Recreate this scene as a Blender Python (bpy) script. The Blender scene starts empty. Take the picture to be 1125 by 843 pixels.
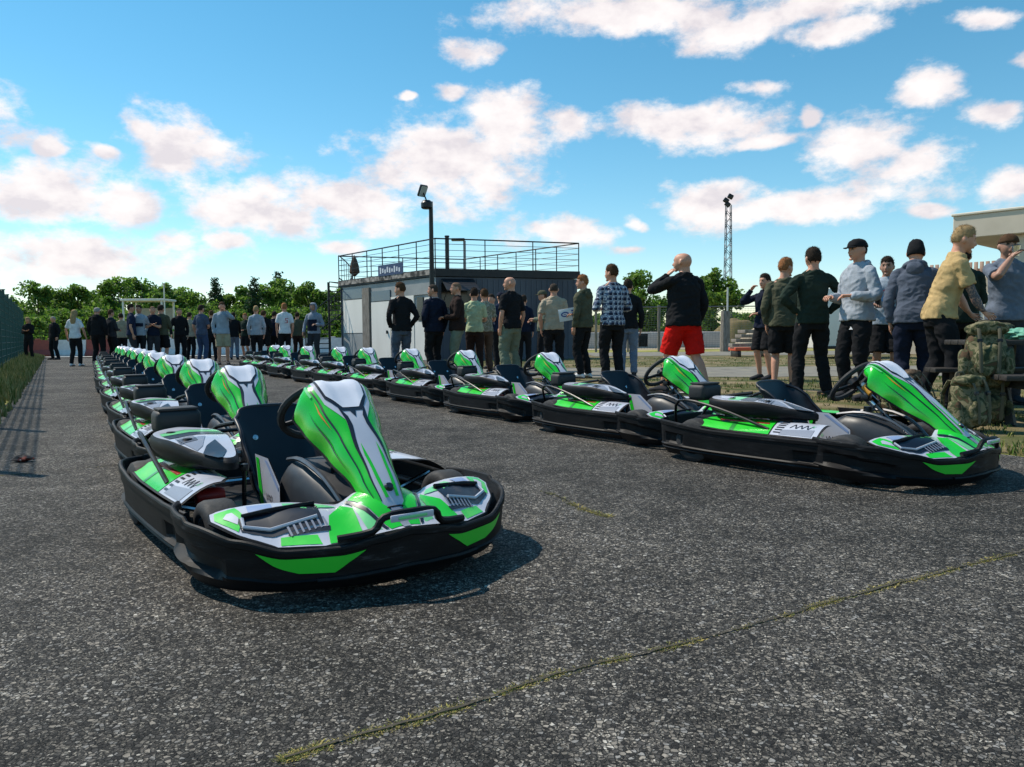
import bpy, bmesh, math, random
from mathutils import Vector, Matrix, noise, Quaternion
from math import sin, cos, pi, radians, sqrt, atan2, exp
random.seed(7)
SC = bpy.context.scene
COL = SC.collection
F, H, YH, ROLL = 833.0, 0.785, 370.0, 0.008

# ---------------------------------------------------------------- helpers
def px2x(px, d):            # world x of photo column px at depth d
    return (px - 562.5) / F * d
def hor(px):                # horizon row at a column
    return YH - (px - 562.5) * ROLL

MATS = {}
def node_mat(name):
    m = bpy.data.materials.new(name); m.use_nodes = True
    nt = m.node_tree
    return m, nt, nt.nodes['Principled BSDF']

def mat(name, col, rough=0.5, metal=0.0, spec=0.5, var=0.0, vscale=8.0, bump=0.0, bscale=60.0, coat=0.0, emit=None, sheen=0.0):
    if name in MATS: return MATS[name]
    m, nt, b = node_mat(name)
    b.inputs['Base Color'].default_value = (*col, 1)
    b.inputs['Roughness'].default_value = rough
    b.inputs['Metallic'].default_value = metal
    b.inputs['Specular IOR Level'].default_value = spec
    if coat: b.inputs['Coat Weight'].default_value = coat; b.inputs['Coat Roughness'].default_value = 0.12
    if sheen: b.inputs['Sheen Weight'].default_value = sheen
    tc = nt.nodes.new('ShaderNodeTexCoord')
    if var:
        n = nt.nodes.new('ShaderNodeTexNoise'); n.inputs['Scale'].default_value = vscale; n.inputs['Detail'].default_value = 6; n.inputs['Roughness'].default_value = .65
        nt.links.new(tc.outputs['Object'], n.inputs['Vector'])
        r = nt.nodes.new('ShaderNodeMapRange'); r.inputs[1].default_value = .3; r.inputs[2].default_value = .7
        r.inputs[3].default_value = 1 - var; r.inputs[4].default_value = 1 + var
        nt.links.new(n.outputs['Fac'], r.inputs[0])
        mx = nt.nodes.new('ShaderNodeVectorMath'); mx.operation = 'SCALE'; mx.inputs[0].default_value = col
        nt.links.new(r.outputs[0], mx.inputs['Scale']); nt.links.new(mx.outputs[0], b.inputs['Base Color'])
        r2 = nt.nodes.new('ShaderNodeMapRange'); r2.inputs[1].default_value = .3; r2.inputs[2].default_value = .7
        r2.inputs[3].default_value = max(0.02, rough - .12); r2.inputs[4].default_value = min(1, rough + .12)
        nt.links.new(n.outputs['Fac'], r2.inputs[0]); nt.links.new(r2.outputs[0], b.inputs['Roughness'])
    if bump:
        n2 = nt.nodes.new('ShaderNodeTexNoise'); n2.inputs['Scale'].default_value = bscale; n2.inputs['Detail'].default_value = 4
        nt.links.new(tc.outputs['Object'], n2.inputs['Vector'])
        bp = nt.nodes.new('ShaderNodeBump'); bp.inputs['Strength'].default_value = bump; bp.inputs['Distance'].default_value = .01
        nt.links.new(n2.outputs['Fac'], bp.inputs['Height']); nt.links.new(bp.outputs[0], b.inputs['Normal'])
    MATS[name] = m
    return m

def ramp_mat(name, stops, scale=6.0, rough=.9, detail=5, const=False, bump=0.0, coord='Object', stretch=None, tex='noise', bscale=None, distortion=0, spec=.3):
    if name in MATS: return MATS[name]
    m, nt, b = node_mat(name)
    tc = nt.nodes.new('ShaderNodeTexCoord'); src = tc.outputs[coord]
    if stretch:
        mp = nt.nodes.new('ShaderNodeMapping'); mp.inputs['Scale'].default_value = stretch
        nt.links.new(src, mp.inputs[0]); src = mp.outputs[0]
    n = nt.nodes.new('ShaderNodeTexNoise'); n.inputs['Scale'].default_value = scale; n.inputs['Detail'].default_value = detail; n.inputs['Distortion'].default_value = distortion
    nt.links.new(src, n.inputs['Vector'])
    cr = nt.nodes.new('ShaderNodeValToRGB'); cr.color_ramp.interpolation = 'CONSTANT' if const else 'LINEAR'
    e = cr.color_ramp.elements
    while len(e) < len(stops): e.new(.5)
    for i, (p, c) in enumerate(stops): e[i].position = p; e[i].color = (*c, 1)
    nt.links.new(n.outputs['Fac'], cr.inputs[0]); nt.links.new(cr.outputs[0], b.inputs['Base Color'])
    b.inputs['Roughness'].default_value = rough; b.inputs['Specular IOR Level'].default_value = spec
    if bump:
        n2 = nt.nodes.new('ShaderNodeTexNoise'); n2.inputs['Scale'].default_value = bscale or scale * 6; n2.inputs['Detail'].default_value = 5
        nt.links.new(src, n2.inputs['Vector'])
        bp = nt.nodes.new('ShaderNodeBump'); bp.inputs['Strength'].default_value = bump; bp.inputs['Distance'].default_value = .02
        nt.links.new(n2.outputs['Fac'], bp.inputs['Height']); nt.links.new(bp.outputs[0], b.inputs['Normal'])
    MATS[name] = m
    return m

class G:
    """collects faces of ONE mesh object; materials by slot"""
    def __init__(s): s.v = []; s.f = []; s.m = []; s.sm = []; s.mats = []
    def slot(s, m):
        if m not in s.mats: s.mats.append(m)
        return s.mats.index(m)
    def add(s, vs, fs, m, smooth=False):
        o = len(s.v); k = s.slot(m)
        s.v += [tuple(v) for v in vs]
        for f in fs: s.f.append(tuple(i + o for i in f)); s.m.append(k); s.sm.append(smooth)
    def box(s, c, size, m, rot=None, taper=1.0):
        hx, hy, hz = size[0] / 2, size[1] / 2, size[2] / 2
        R = rot if rot is not None else Matrix.Identity(3)
        vs = []
        for z in (-1, 1):
            t = taper if z > 0 else 1
            for x, y in ((-1, -1), (1, -1), (1, 1), (-1, 1)):
                vs.append(Vector(c) + R @ Vector((x * hx * t, y * hy * t, z * hz)))
        s.add(vs, [(3, 2, 1, 0), (4, 5, 6, 7), (0, 1, 5, 4), (1, 2, 6, 5), (2, 3, 7, 6), (3, 0, 4, 7)], m)
    def rbox(s, c, size, m, r=.02, rot=None, seg=2, taper=1.0):
        bm = bmesh.new(); bmesh.ops.create_cube(bm, size=1)
        for v in bm.verts:
            t = taper if v.co.z > 0 else 1
            v.co = Vector((v.co.x * size[0] * t, v.co.y * size[1] * t, v.co.z * size[2]))
        bmesh.ops.bevel(bm, geom=bm.edges[:], offset=min(r, min(size) * .45), segments=seg, affect='EDGES', profile=.5)
        R = rot if rot is not None else Matrix.Identity(3)
        bm.verts.index_update()
        s.add([Vector(c) + R @ v.co for v in bm.verts], [[v.index for v in f.verts] for f in bm.faces], m, True)
        bm.free()
    def tube(s, pts, r, m, n=8, closed=False, caps=True, sub=0, up=None):
        pts = [Vector(p) for p in pts]
        rs = list(r) if hasattr(r, '__len__') else [r] * len(pts)
        if sub: pts, rs = catmull(pts, rs, sub, closed)
        N = len(pts); vs = []; fs = []
        T = []
        for i in range(N):
            a = pts[i - 1] if (i > 0 or closed) else pts[i]; b = pts[(i + 1) % N] if (i < N - 1 or closed) else pts[i]
            t = (b - a); T.append(t.normalized() if t.length > 1e-9 else Vector((0, 0, 1)))
        u = (up or Vector((0, 0, 1))).cross(T[0])
        if u.length < 1e-3: u = Vector((1, 0, 0)).cross(T[0])
        u.normalize()
        for i in range(N):
            if i: 
                q = T[i - 1].rotation_difference(T[i]); u = (q @ u); u = (u - T[i] * u.dot(T[i])).normalized()
            w = T[i].cross(u)
            for k in range(n):
                a = 2 * pi * k / n
                rr = rs[i]; ra, rb = (rr if hasattr(rr, '__len__') else (rr, rr))
                vs.append(pts[i] + u * cos(a) * ra + w * sin(a) * rb)
        for i in range(N if closed else N - 1):
            j = (i + 1) % N
            for k in range(n): fs.append((i * n + k, i * n + (k + 1) % n, j * n + (k + 1) % n, j * n + k))
        if caps and not closed: fs += [tuple(range(n))[::-1], tuple((N - 1) * n + k for k in range(n))]
        s.add(vs, fs, m, True)
    def lathe(s, prof, m, c=(0, 0, 0), axis='z', n=16, rot=None):
        vs = []; fs = []
        R = rot if rot is not None else {'z': Matrix.Identity(3), 'y': Matrix.Rotation(-pi / 2, 3, 'X'), 'x': Matrix.Rotation(pi / 2, 3, 'Y')}[axis]
        for (r, z) in prof:
            for k in range(n):
                a = 2 * pi * k / n; vs.append(Vector(c) + R @ Vector((r * cos(a), r * sin(a), z)))
        for i in range(len(prof) - 1):
            for k in range(n): fs.append((i * n + k, i * n + (k + 1) % n, (i + 1) * n + (k + 1) % n, (i + 1) * n + k))
        s.add(vs, fs, m, True)
    def grid(s, fn, us, vs_, m, closed=False, flip=False):
        V = [fn(u, v) for u in us for v in vs_]; nv = len(vs_); nu = len(us)
        fs = []
        for i in range(nu if closed else nu - 1):
            for j in range(nv - 1):
                a, b, c, d = i * nv + j, ((i + 1) % nu) * nv + j, ((i + 1) % nu) * nv + j + 1, i * nv + j + 1
                fs.append((d, c, b, a) if flip else (a, b, c, d))
        s.add(V, fs, m, True)
    def poly_ext(s, pts, z0, z1, m, fn=None):
        n = len(pts); vs = [(p[0], p[1], z0) for p in pts] + [(p[0], p[1], z1) for p in pts]
        if fn: vs = [fn(Vector(v)) for v in vs]
        fs = [tuple(range(n))[::-1], tuple(range(n, 2 * n))] + [(i, (i + 1) % n, n + (i + 1) % n, n + i) for i in range(n)]
        s.add(vs, fs, m)
    def drape(s, poly, fmap, off, m, su, sv=None, flip=False):
        """flat sticker polygon in (u,v) laid on the surface fmap(u,v)->Vector"""
        sv = sv or su
        bm = bmesh.new()
        f = bm.faces.new([bm.verts.new((p[0], p[1], 0)) for p in poly])
        if f.calc_area() <= 0: bm.free(); return
        f.normal_update()
        if f.normal.z < 0: f.normal_flip()
        bmesh.ops.triangulate(bm, faces=bm.faces[:])
        for ax, st in ((0, su), (1, sv)):
            lo = min(p[ax] for p in poly); hi = max(p[ax] for p in poly)
            k = math.floor(lo / st) + 1
            while k * st < hi - 1e-6:
                co = Vector((0, 0, 0)); co[ax] = k * st; no = Vector((0, 0, 0)); no[ax] = 1
                bmesh.ops.bisect_plane(bm, geom=bm.verts[:] + bm.edges[:] + bm.faces[:], dist=1e-6, plane_co=co, plane_no=no)
                k += 1
        bm.verts.index_update()
        out = []
        e = 1e-3
        for v in bm.verts:
            u, w = v.co.x, v.co.y
            p = Vector(fmap(u, w))
            if off:
                a = Vector(fmap(u + e, w)) - Vector(fmap(u - e, w)); b = Vector(fmap(u, w + e)) - Vector(fmap(u, w - e))
                nn = a.cross(b)
                nn = nn.normalized() if nn.length > 1e-12 else Vector((0, 0, 1))
                if flip: nn = -nn
                p = p + nn * off
            out.append(p)
        s.add(out, [[v.index for v in (f.verts if not flip else reversed(f.verts))] for f in bm.faces], m, True)
        bm.free()
    def build(s, name, parent=None, sharp=35, loc=None, col=True):
        me = bpy.data.meshes.new(name)
        me.from_pydata(s.v, [], s.f)
        for m in s.mats: me.materials.append(m)
        me.polygons.foreach_set('material_index', s.m)
        me.polygons.foreach_set('use_smooth', s.sm)
        me.update()
        if sharp and any(s.sm): me.set_sharp_from_angle(angle=radians(sharp))
        o = bpy.data.objects.new(name, me)
        COL.objects.link(o)
        if parent: o.parent = parent
        if loc: o.location = loc
        return o

def catmull(pts, rs, sub, closed=False):
    N = len(pts); P = []; Rr = []
    segs = N if closed else N - 1
    tup = hasattr(rs[0], '__len__')
    for i in range(segs):
        g = (lambda k: k % N) if closed else (lambda k: max(0, min(N - 1, k)))
        p0, p1, p2, p3 = (Vector(pts[g(i + k)]) for k in (-1, 0, 1, 2))
        for j in range(sub):
            t = j / sub
            P.append(.5 * ((2 * p1) + (p2 - p0) * t + (2 * p0 - 5 * p1 + 4 * p2 - p3) * t * t + (3 * p1 - p0 - 3 * p2 + p3) * t ** 3))
            a, b = rs[g(i)], rs[g(i + 1)]; tt = t * t * (3 - 2 * t)
            Rr.append(tuple(x + (y - x) * tt for x, y in zip(a, b)) if tup else a + (b - a) * tt)
    if not closed: P.append(Vector(pts[-1])); Rr.append(rs[-1])
    return P, Rr

def smooth_curve(pts):
    """callable arc-parametrised curve 0..1"""
    P, _ = catmull([Vector(p) for p in pts], [0.0] * len(pts), 12)
    L = [0.0]
    for a, b in zip(P, P[1:]): L.append(L[-1] + (b - a).length)
    T = L[-1]
    def f(t):
        x = max(0, min(1, t)) * T
        lo, hi = 0, len(L) - 1
        while hi - lo > 1:
            mid = (lo + hi) // 2
            if L[mid] <= x: lo = mid
            else: hi = mid
        k = (x - L[lo]) / max(1e-9, L[hi] - L[lo])
        return P[lo].lerp(P[hi], k)
    f.length = T
    return f

def lin(keys, x):
    if x <= keys[0][0]: return keys[0][1]
    for (a, va), (b, vb) in zip(keys, keys[1:]):
        if x <= b:
            t = (x - a) / (b - a); t = t * t * (3 - 2 * t); return va + (vb - va) * t
    return keys[-1][1]

def thing(name, label, cat, loc=(0, 0, 0), rz=0, group=None):
    o = bpy.data.objects.new(name, None); o.empty_display_size = .1; COL.objects.link(o)
    o.location = loc; o.rotation_euler = (0, 0, rz); o['label'] = label; o['category'] = cat
    if group: o['group'] = group
    return o
def tag(o, label, cat, group=None):
    o['label'] = label; o['category'] = cat
    if group: o['group'] = group
    return o
def struct(o): o['kind'] = 'structure'; return o
def stuff(o, label, cat): o['kind'] = 'stuff'; o['label'] = label; o['category'] = cat; return o
def dup(root, loc, rz, label=None, group=None):
    r = root.copy(); COL.objects.link(r); r.location = loc; r.rotation_euler = (0, 0, rz)
    if label: r['label'] = label
    if group: r['group'] = group
    for ch in list(root.children):
        c = ch.copy(); COL.objects.link(c); c.parent = r
        for g in ch.children:
            d = g.copy(); COL.objects.link(d); d.parent = c
    return r
# ---------------------------------------------------------------- go-kart (x forward, y left, z up)
GREEN = mat('kart_green', (.014, .56, .025), .32, coat=.5, spec=.5, var=.08, vscale=3)
LGREEN = mat('kart_pale_green', (.16, .62, .24), .35, coat=.4, var=.06)
DGREEN = mat('kart_dark_green', (.006, .22, .03), .35, coat=.4)
SILVER = mat('kart_silver', (.47, .49, .57), .36, coat=.4, var=.06, vscale=5)
WHITE = mat('kart_number_white', (.72, .72, .80), .38, coat=.3, var=.05, vscale=9)
GREYP = mat('kart_grey', (.22, .24, .30), .4, coat=.3)
NAVY = mat('kart_sticker_black', (.006, .007, .016), .35, coat=.3)
ORANGE = mat('kart_orange', (.7, .2, .02), .4)
def plastic_mat():
    m, nt, b = node_mat('bumper_plastic')
    tc = nt.nodes.new('ShaderNodeTexCoord')
    mp = nt.nodes.new('ShaderNodeMapping'); mp.inputs['Scale'].default_value = (2, 2, 14)
    nt.links.new(tc.outputs['Object'], mp.inputs[0])
    n = nt.nodes.new('ShaderNodeTexNoise'); n.inputs['Scale'].default_value = 3; n.inputs['Detail'].default_value = 8; n.inputs['Roughness'].default_value = .7
    nt.links.new(mp.outputs[0], n.inputs['Vector'])
    cr = nt.nodes.new('ShaderNodeValToRGB'); e = cr.color_ramp.elements
    e[0].position = .42; e[0].color = (.0035, .0036, .005, 1); e[1].position = .72; e[1].color = (.06, .06, .066, 1)
    x = e.new(.6); x.color = (.009, .009, .0105, 1)
    nt.links.new(n.outputs['Fac'], cr.inputs[0]); nt.links.new(cr.outputs[0], b.inputs['Base Color'])
    r = nt.nodes.new('ShaderNodeMapRange'); r.inputs[3].default_value = .42; r.inputs[4].default_value = .66; b.inputs['Specular IOR Level'].default_value = .22
    nt.links.new(n.outputs['Fac'], r.inputs[0]); nt.links.new(r.outputs[0], b.inputs['Roughness'])
    n2 = nt.nodes.new('ShaderNodeTexNoise'); n2.inputs['Scale'].default_value = 220
    nt.links.new(tc.outputs['Object'], n2.inputs['Vector'])
    bp = nt.nodes.new('ShaderNodeBump'); bp.inputs['Strength'].default_value = .12; bp.inputs['Distance'].default_value = .004
    nt.links.new(n2.outputs['Fac'], bp.inputs['Height']); nt.links.new(bp.outputs[0], b.inputs['Normal'])
    return m
PLASTIC = plastic_mat()
SHELL = mat('seat_shell', (.009, .010, .016), .38, spec=.4, var=.25, vscale=6)
BLACKM = mat('black_metal', (.012, .012, .014), .4, metal=.3, var=.2)
CHROME = mat('chrome_steel', (.55, .56, .60), .22, metal=1, var=.05)
DSTEEL = mat('dull_steel', (.18, .18, .19), .45, metal=.8, var=.15)
RUBBER = mat('tyre_rubber', (.022, .022, .024), .75, var=.3, vscale=20, bump=.2)
RIM = mat('wheel_rim', (.42, .42, .44), .38, metal=.7, var=.1)
ENGRED = mat('engine_red', (.35, .012, .010), .4, var=.2)
TANK = mat('fuel_tank_grey', (.032, .034, .040), .5, var=.2)
PAD = mat('airbox_black', (.018, .018, .02), .6, bump=.15)

NOSE, WID = .898, .615
front_pts = [(.24, -.558), (.34, -.596), (.50, -.600), (.66, -.545), (.785, -.42), (.855, -.26), (.893, -.11), (.898, 0)]
front_pts = [(x, y * .955) for x, y in front_pts]; front_pts = front_pts + [(x, -y) for x, y in front_pts[-2::-1]]
front_c = smooth_curve([(x, y, 0) for x, y in front_pts])
side_c = {s: smooth_curve([(x, s * y, 0) for x, y in [(.36, .535), (.22, .552), (0, .562), (-.25, .566), (-.5, .566), (-.72, .556), (-.83, .51), (-.88, .40)]]) for s in (-1, 1)}
rear_c = smooth_curve([(-.845, -.44, 0), (-.88, -.36, 0), (-.895, -.15, 0), (-.895, .15, 0), (-.88, .36, 0), (-.845, .44, 0)])

def bump_map(curve, sgn, topz, botz, groove=None):
    def f(s, t):     # s along 0..1, t 0 bottom..1 top
        p = curve(s); q = curve(min(1, s + .01)); o = curve(max(0, s - .01))
        d = (q - o); n = Vector((d.y, -d.x, 0)).normalized() * sgn
        tz = topz(s); bz = botz(s)
        bul = -.040 * max(0, .30 - t) / .30 - .006 * min(1, max(0, t - .30) / .04) + .008 * max(0, t - .34) / .66 + .005 * (1 if t > .9 else 0)
        if groove: bul -= groove(s, t)
        return p + n * bul + Vector((0, 0, bz + (tz - bz) * t))
    return f

def shell(g, fm, nu, m, rimr=.007, thick=.02, nt=14, u0=0, u1=1):
    us = [u0 + (u1 - u0) * i / nu for i in range(nu + 1)]
    ts = [0, .08, .16, .23, .30, .34, .40, .46, .52, .58, .64, .70, .76, .82, .88, .905, .95, 1]
    g.grid(fm, us, ts, m)
    def inner(s, t):
        a = fm(s, t); e = fm(min(1, s + .01), .5) - fm(max(0, s - .01), .5)
        n = Vector((e.y, -e.x, 0)).normalized()
        c = Vector((0.05, 0, 0)); 
        if n.dot(c - a) < 0: n = -n
        return a + n * thick
    g.grid(inner, us, [0, .5, 1], m, flip=True)
    g.grid(lambda s, t: fm(s, 0).lerp(inner(s, 0), t), us, [0, 1], m)
    rim = [fm(u, 1).lerp(inner(u, 1), .5) for u in us]
    g.tube(rim, rimr + .002, m, n=8)
    for u in (u0, u1):
        g.grid(lambda s, t: fm(u, s).lerp(inner(u, s), t), ts, [0, 1], m)

def sstep(a, b, x):
    t = max(0, min(1, (x - a) / (b - a))); return t * t * (3 - 2 * t)
def fb_groove(s, t):
    k = 0
    for c in (.13, .87):
        w = sstep(.10, .07, abs(s - c)); h = sstep(.20, .12, abs(t - .48 - (abs(s - .5) - .37) * .6)); k += .030 * w * h
    return k
def sb_groove(s, t):
    w = sstep(.07, .04, abs(s - .80)) + sstep(.06, .03, abs(s - .12)); h = sstep(.2, .12, abs(t - .5))
    return .024 * w * h
def rimz(y):
    return lin([(0, .192), (.09, .182), (.22, .160), (.36, .160), (.48, .190), (.56, .218), (.60, .232)], abs(y))
FMAP = bump_map(front_c, 1, lambda s: rimz(front_c(s).y) if front_c(s).x > .5 else .232, lambda s: .032 + .012 * sstep(.35, .5, abs(s - .5)), fb_groove)
SMAP = {s: bump_map(side_c[s], s * -1 * -1 if s < 0 else 1, lambda u: .213 + .03 * sstep(.55, .9, u) - .02 * sstep(.3, .5, u) * sstep(.75, .5, u), lambda u: .036, sb_groove) for s in (-1, 1)}
# outward sign: front curve runs -y -> +y through +x : normal (d.y,-d.x) points +x (outward).  side curves run +x -> -x
SMAP = {-1: bump_map(side_c[-1], -1, lambda u: .213 + .03 * sstep(.55, .9, u), lambda u: .036, sb_groove),
        1: bump_map(side_c[1], 1, lambda u: .213 + .03 * sstep(.55, .9, u), lambda u: .036, sb_groove)}
def _fixsign():
    for s in (-1, 1):
        p = side_c[s](.5); d = side_c[s](.51) - side_c[s](.49); n = Vector((d.y, -d.x, 0))
        sg = 1 if n.y * s > 0 else -1
        SMAP[s] = bump_map(side_c[s], sg, lambda u: .213 + .03 * sstep(.55, .9, u), lambda u: .036, sb_groove)
_fixsign()
RMAP = bump_map(rear_c, -1, lambda u: .25, lambda u: .06)

# --- nose wings: height field over plan
def nose_z(x, y):
    a = abs(y)
    k = sstep(NOSE - .02, NOSE - .22, x + .55 * max(0, a - .2) ** 1.25 * 1.6)
    r0 = rimz(a) + .006
    z = r0 + (.242 - r0) * k + .018 * sin(pi * min(1, max(0, (a - .12) / .4))) * k
    z += .045 * sstep(.17, .05, a) * sstep(NOSE - .015, NOSE - .14, x)
    return z
def nose_map(x, y): return Vector((x, y, nose_z(x, y)))
def mirror(poly): return [(x, -y) for x, y in poly]
WING = [(.885, .03), (.87, .12), (.835, .25), (.765, .37), (.675, .455), (.565, .508), (.52, .50), (.53, .42), (.57, .30), (.62, .20), (.67, .14), (.66, .03)]

def build_nose(parent):
    g = G()
    full = WING + mirror(WING)[::-1]
    g.drape(full, nose_map, 0, SILVER, .03)
    # under skin for thickness
    und = G()
    for sgn in (1, -1):
        k = lambda pl: [(x, y * sgn) for x, y in pl]
        D = lambda pl, o, m: g.drape(k(pl), nose_map, o, m, .03)
        D([(.862, .135), (.835, .235), (.80, .225), (.74, .20), (.70, .145), (.74, .12)], .002, GREEN)
        D([(.825, .255), (.765, .360), (.735, .35), (.785, .255)], .002, GREEN)
        D([(.66, .452), (.57, .498), (.535, .49), (.545, .43), (.60, .42)], .002, GREEN)
        D([(.63, .445), (.58, .475), (.565, .46), (.57, .445), (.605, .435)], .0035, SILVER)
        D([(.70, .16), (.66, .19), (.60, .30), (.645, .31), (.69, .24)], .002, LGREEN)
        D([(.585, .33), (.56, .40), (.60, .405), (.635, .34)], .002, mat('kart_blue_grey', (.22, .30, .50), .4))
        # black slot (recess look painted by flat black polygons, nothing sunk)
        D([(.76, .225), (.72, .37), (.665, .445), (.61, .44), (.62, .36), (.66, .215)], .003, NAVY)
        D([(.79, .215), (.745, .33), (.735, .325), (.775, .21)], .0035, NAVY)
        for q in range(7):
            y0 = .215 + q * .017
            D([(.775 - q * .004, y0), (.775 - q * .004, y0 + .006), (.738 - q * .004, y0 + .008), (.738 - q * .004, y0 + .002)], .005, GREYP)
        # raised lips round the slot
        g.tube([nose_map(x, y * sgn) + Vector((0, 0, .008)) for x, y in [(.735, .235), (.70, .37), (.655, .435), (.62, .43)]], .006, SILVER, n=6)
        g.tube([nose_map(x, y * sgn) + Vector((0, 0, .010)) for x, y in [(.67, .22), (.64, .36), (.615, .43)]], .008, PLASTIC, n=6)
        # centre dome graphics
        D([(.87, .012), (.87, .05), (.69, .115), (.67, .05)], .002, GREEN)
        D([(.86, .075), (.84, .115), (.73, .118), (.74, .09)], .002, LGREEN)
        D([(.865, .055), (.863, .066), (.70, .13), (.69, .12)], .0035, NAVY)
    g.drape([(.885, -.012), (.885, .012), (.67, .03), (.67, -.03)], nose_map, .003, GREYP, .03)
    o = g.build('nose_panel', parent)
    # edge skirt
    e = G()
    ring = [nose_map(x, y) - Vector((0, 0, .006)) for x, y in full]
    e.tube(ring + [ring[0]], .007, PLASTIC, n=6)
    # black V bumper bar over the centre
    e.tube([(.850, -.22, .186), (.882, -.12, .200), (.893, -.088, .240), (.900, 0, .248), (.893, .088, .240), (.882, .12, .200), (.850, .22, .186)], .012, PLASTIC, n=8, sub=3)
    e.build('nose_edge', parent)
    d = G()
    d.rbox((.912, 0, .236), (.008, .15, .022), SILVER, .004)
    d.rbox((.917, 0, .236), (.004, .10, .010), LGREEN, .002)
    d.build('nose_badge', parent)

# --- steering fairing
fair_c = smooth_curve([(.265, 0, .575), (.285, 0, .612), (.325, 0, .632), (.38, 0, .618), (.46, 0, .555), (.57, 0, .465), (.68, 0, .37), (.765, 0, .29), (.800, 0, .245)])
def fair_w(u): return lin([(0, .108), (.05, .135), (.2, .156), (.34, .142), (.55, .105), (.8, .076), (1, .054)], u)
def fair_d(u): return lin([(0, .06), (.1, .11), (.22, .135), (.45, .12), (.8, .08), (1, .045)], u)
def fair_map(u, v):
    p = fair_c(u); t = (fair_c(min(1, u + .02)) - fair_c(max(0, u - .02))).normalized()
    n = Vector((-t.z, 0, t.x))
    if n.z < 0: n = -n
    n = (n * .75 + Vector((.0, 0, .25))).normalized()
    a = abs(v); w = fair_w(u); d = fair_d(u)
    y = w * (1 - (1 - min(1, a)) ** 1.45) * (1 if v > 0 else -1)
    drop = d * a ** 3.0
    crest = -.010 * sstep(.30, .1, a) * sstep(.5, .25, u) * sstep(.04, .1, u)
    return p + Vector((0, 1, 0)) * y - n * (drop - crest)
def build_fairing(parent):
    g = G()
    us = [i / 28 for i in range(29)]; vs = [-1 + i / 12 for i in range(25)]
    g.drape([(0, -1), (1, -1), (1, 1), (0, 1)], fair_map, 0, GREEN, 1 / 28, 1 / 12)
    D = lambda pl, o, m: g.drape(pl, fair_map, o, m, 1 / 28, 1 / 12)
    D([(.0, -.62), (.045, -.60), (.045, .60), (.0, .62)], .0015, LGREEN)
    D([(.03, -.52), (.03, .52), (.33, .46), (.46, .25), (.62, .38), (.80, .46), (1, .55), (1, -.55), (.80, -.46), (.62, -.38), (.46, -.25), (.33, -.46)], .0015, SILVER)
    D([(.07, -.44), (.07, .44), (.30, .41), (.40, .20), (.40, -.20), (.30, -.41)], .003, NAVY)
    D([(.06, -.40), (.06, .40), (.285, .365), (.375, .16), (.375, -.16), (.285, -.365)], .0045, WHITE)
    D([(.39, -.07), (.39, .07), (.45, 0)], .0035, NAVY)
    for s in (1, -1):
        K = lambda pl: [(u, v * s) for u, v in pl]
        D(K([(.36, .26), (.44, .16), (.50, .17), (.66, .33), (.96, .50), (.96, .535), (.64, .40), (.46, .25)]), .003, NAVY)
        D(K([(.03, .56), (.32, .52), (.62, .58), (.95, .72), (.95, .745), (.60, .615), (.30, .55), (.03, .585)]), .003, NAVY)
        D(K([(.30, .76), (.5, .79), (.74, .88), (.5, .815)]), .003, NAVY)
        D(K([(.62, .20), (.95, .16), (.95, .30), (.70, .28)]), .003, GREEN)
        D(K([(.03, .60), (.25, .585), (.25, .62), (.03, .66)]), .003, LGREEN)
        D(K([(.28, .60), (.40, .61), (.48, .64), (.36, .635)]), .0035, ORANGE)
    # inside skin
    g.grid(lambda u, v: Vector(((lambda q: (q.x, q.y * .90, q.z - .007))(fair_map(u, v * .97)))), us, vs, PLASTIC, flip=True)
    o = g.build('steering_fairing', parent)
    e = G()
    e.tube([fair_map(i / 20, 1) for i in range(21)], .005, PLASTIC, n=6)
    e.tube([fair_map(i / 20, -1) for i in range(21)], .005, PLASTIC, n=6)
    e.tube([fair_map(0, -1 + i / 10) for i in range(21)], .006, PLASTIC, n=6)
    e.tube([fair_map(1, -1 + i / 10) for i in range(21)], .005, PLASTIC, n=6)
    e.build('edge_trim', o)
    b = G(); q = fair_map(.90, 0)
    b.lathe([(0.0, .012), (.012, .012), (.016, .004), (.016, 0)], NAVY, q, rot=Vector((.62, 0, .78)).to_track_quat('Z', 'Y').to_matrix(), n=10)
    b.build('bolt', o)
    return o

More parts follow.
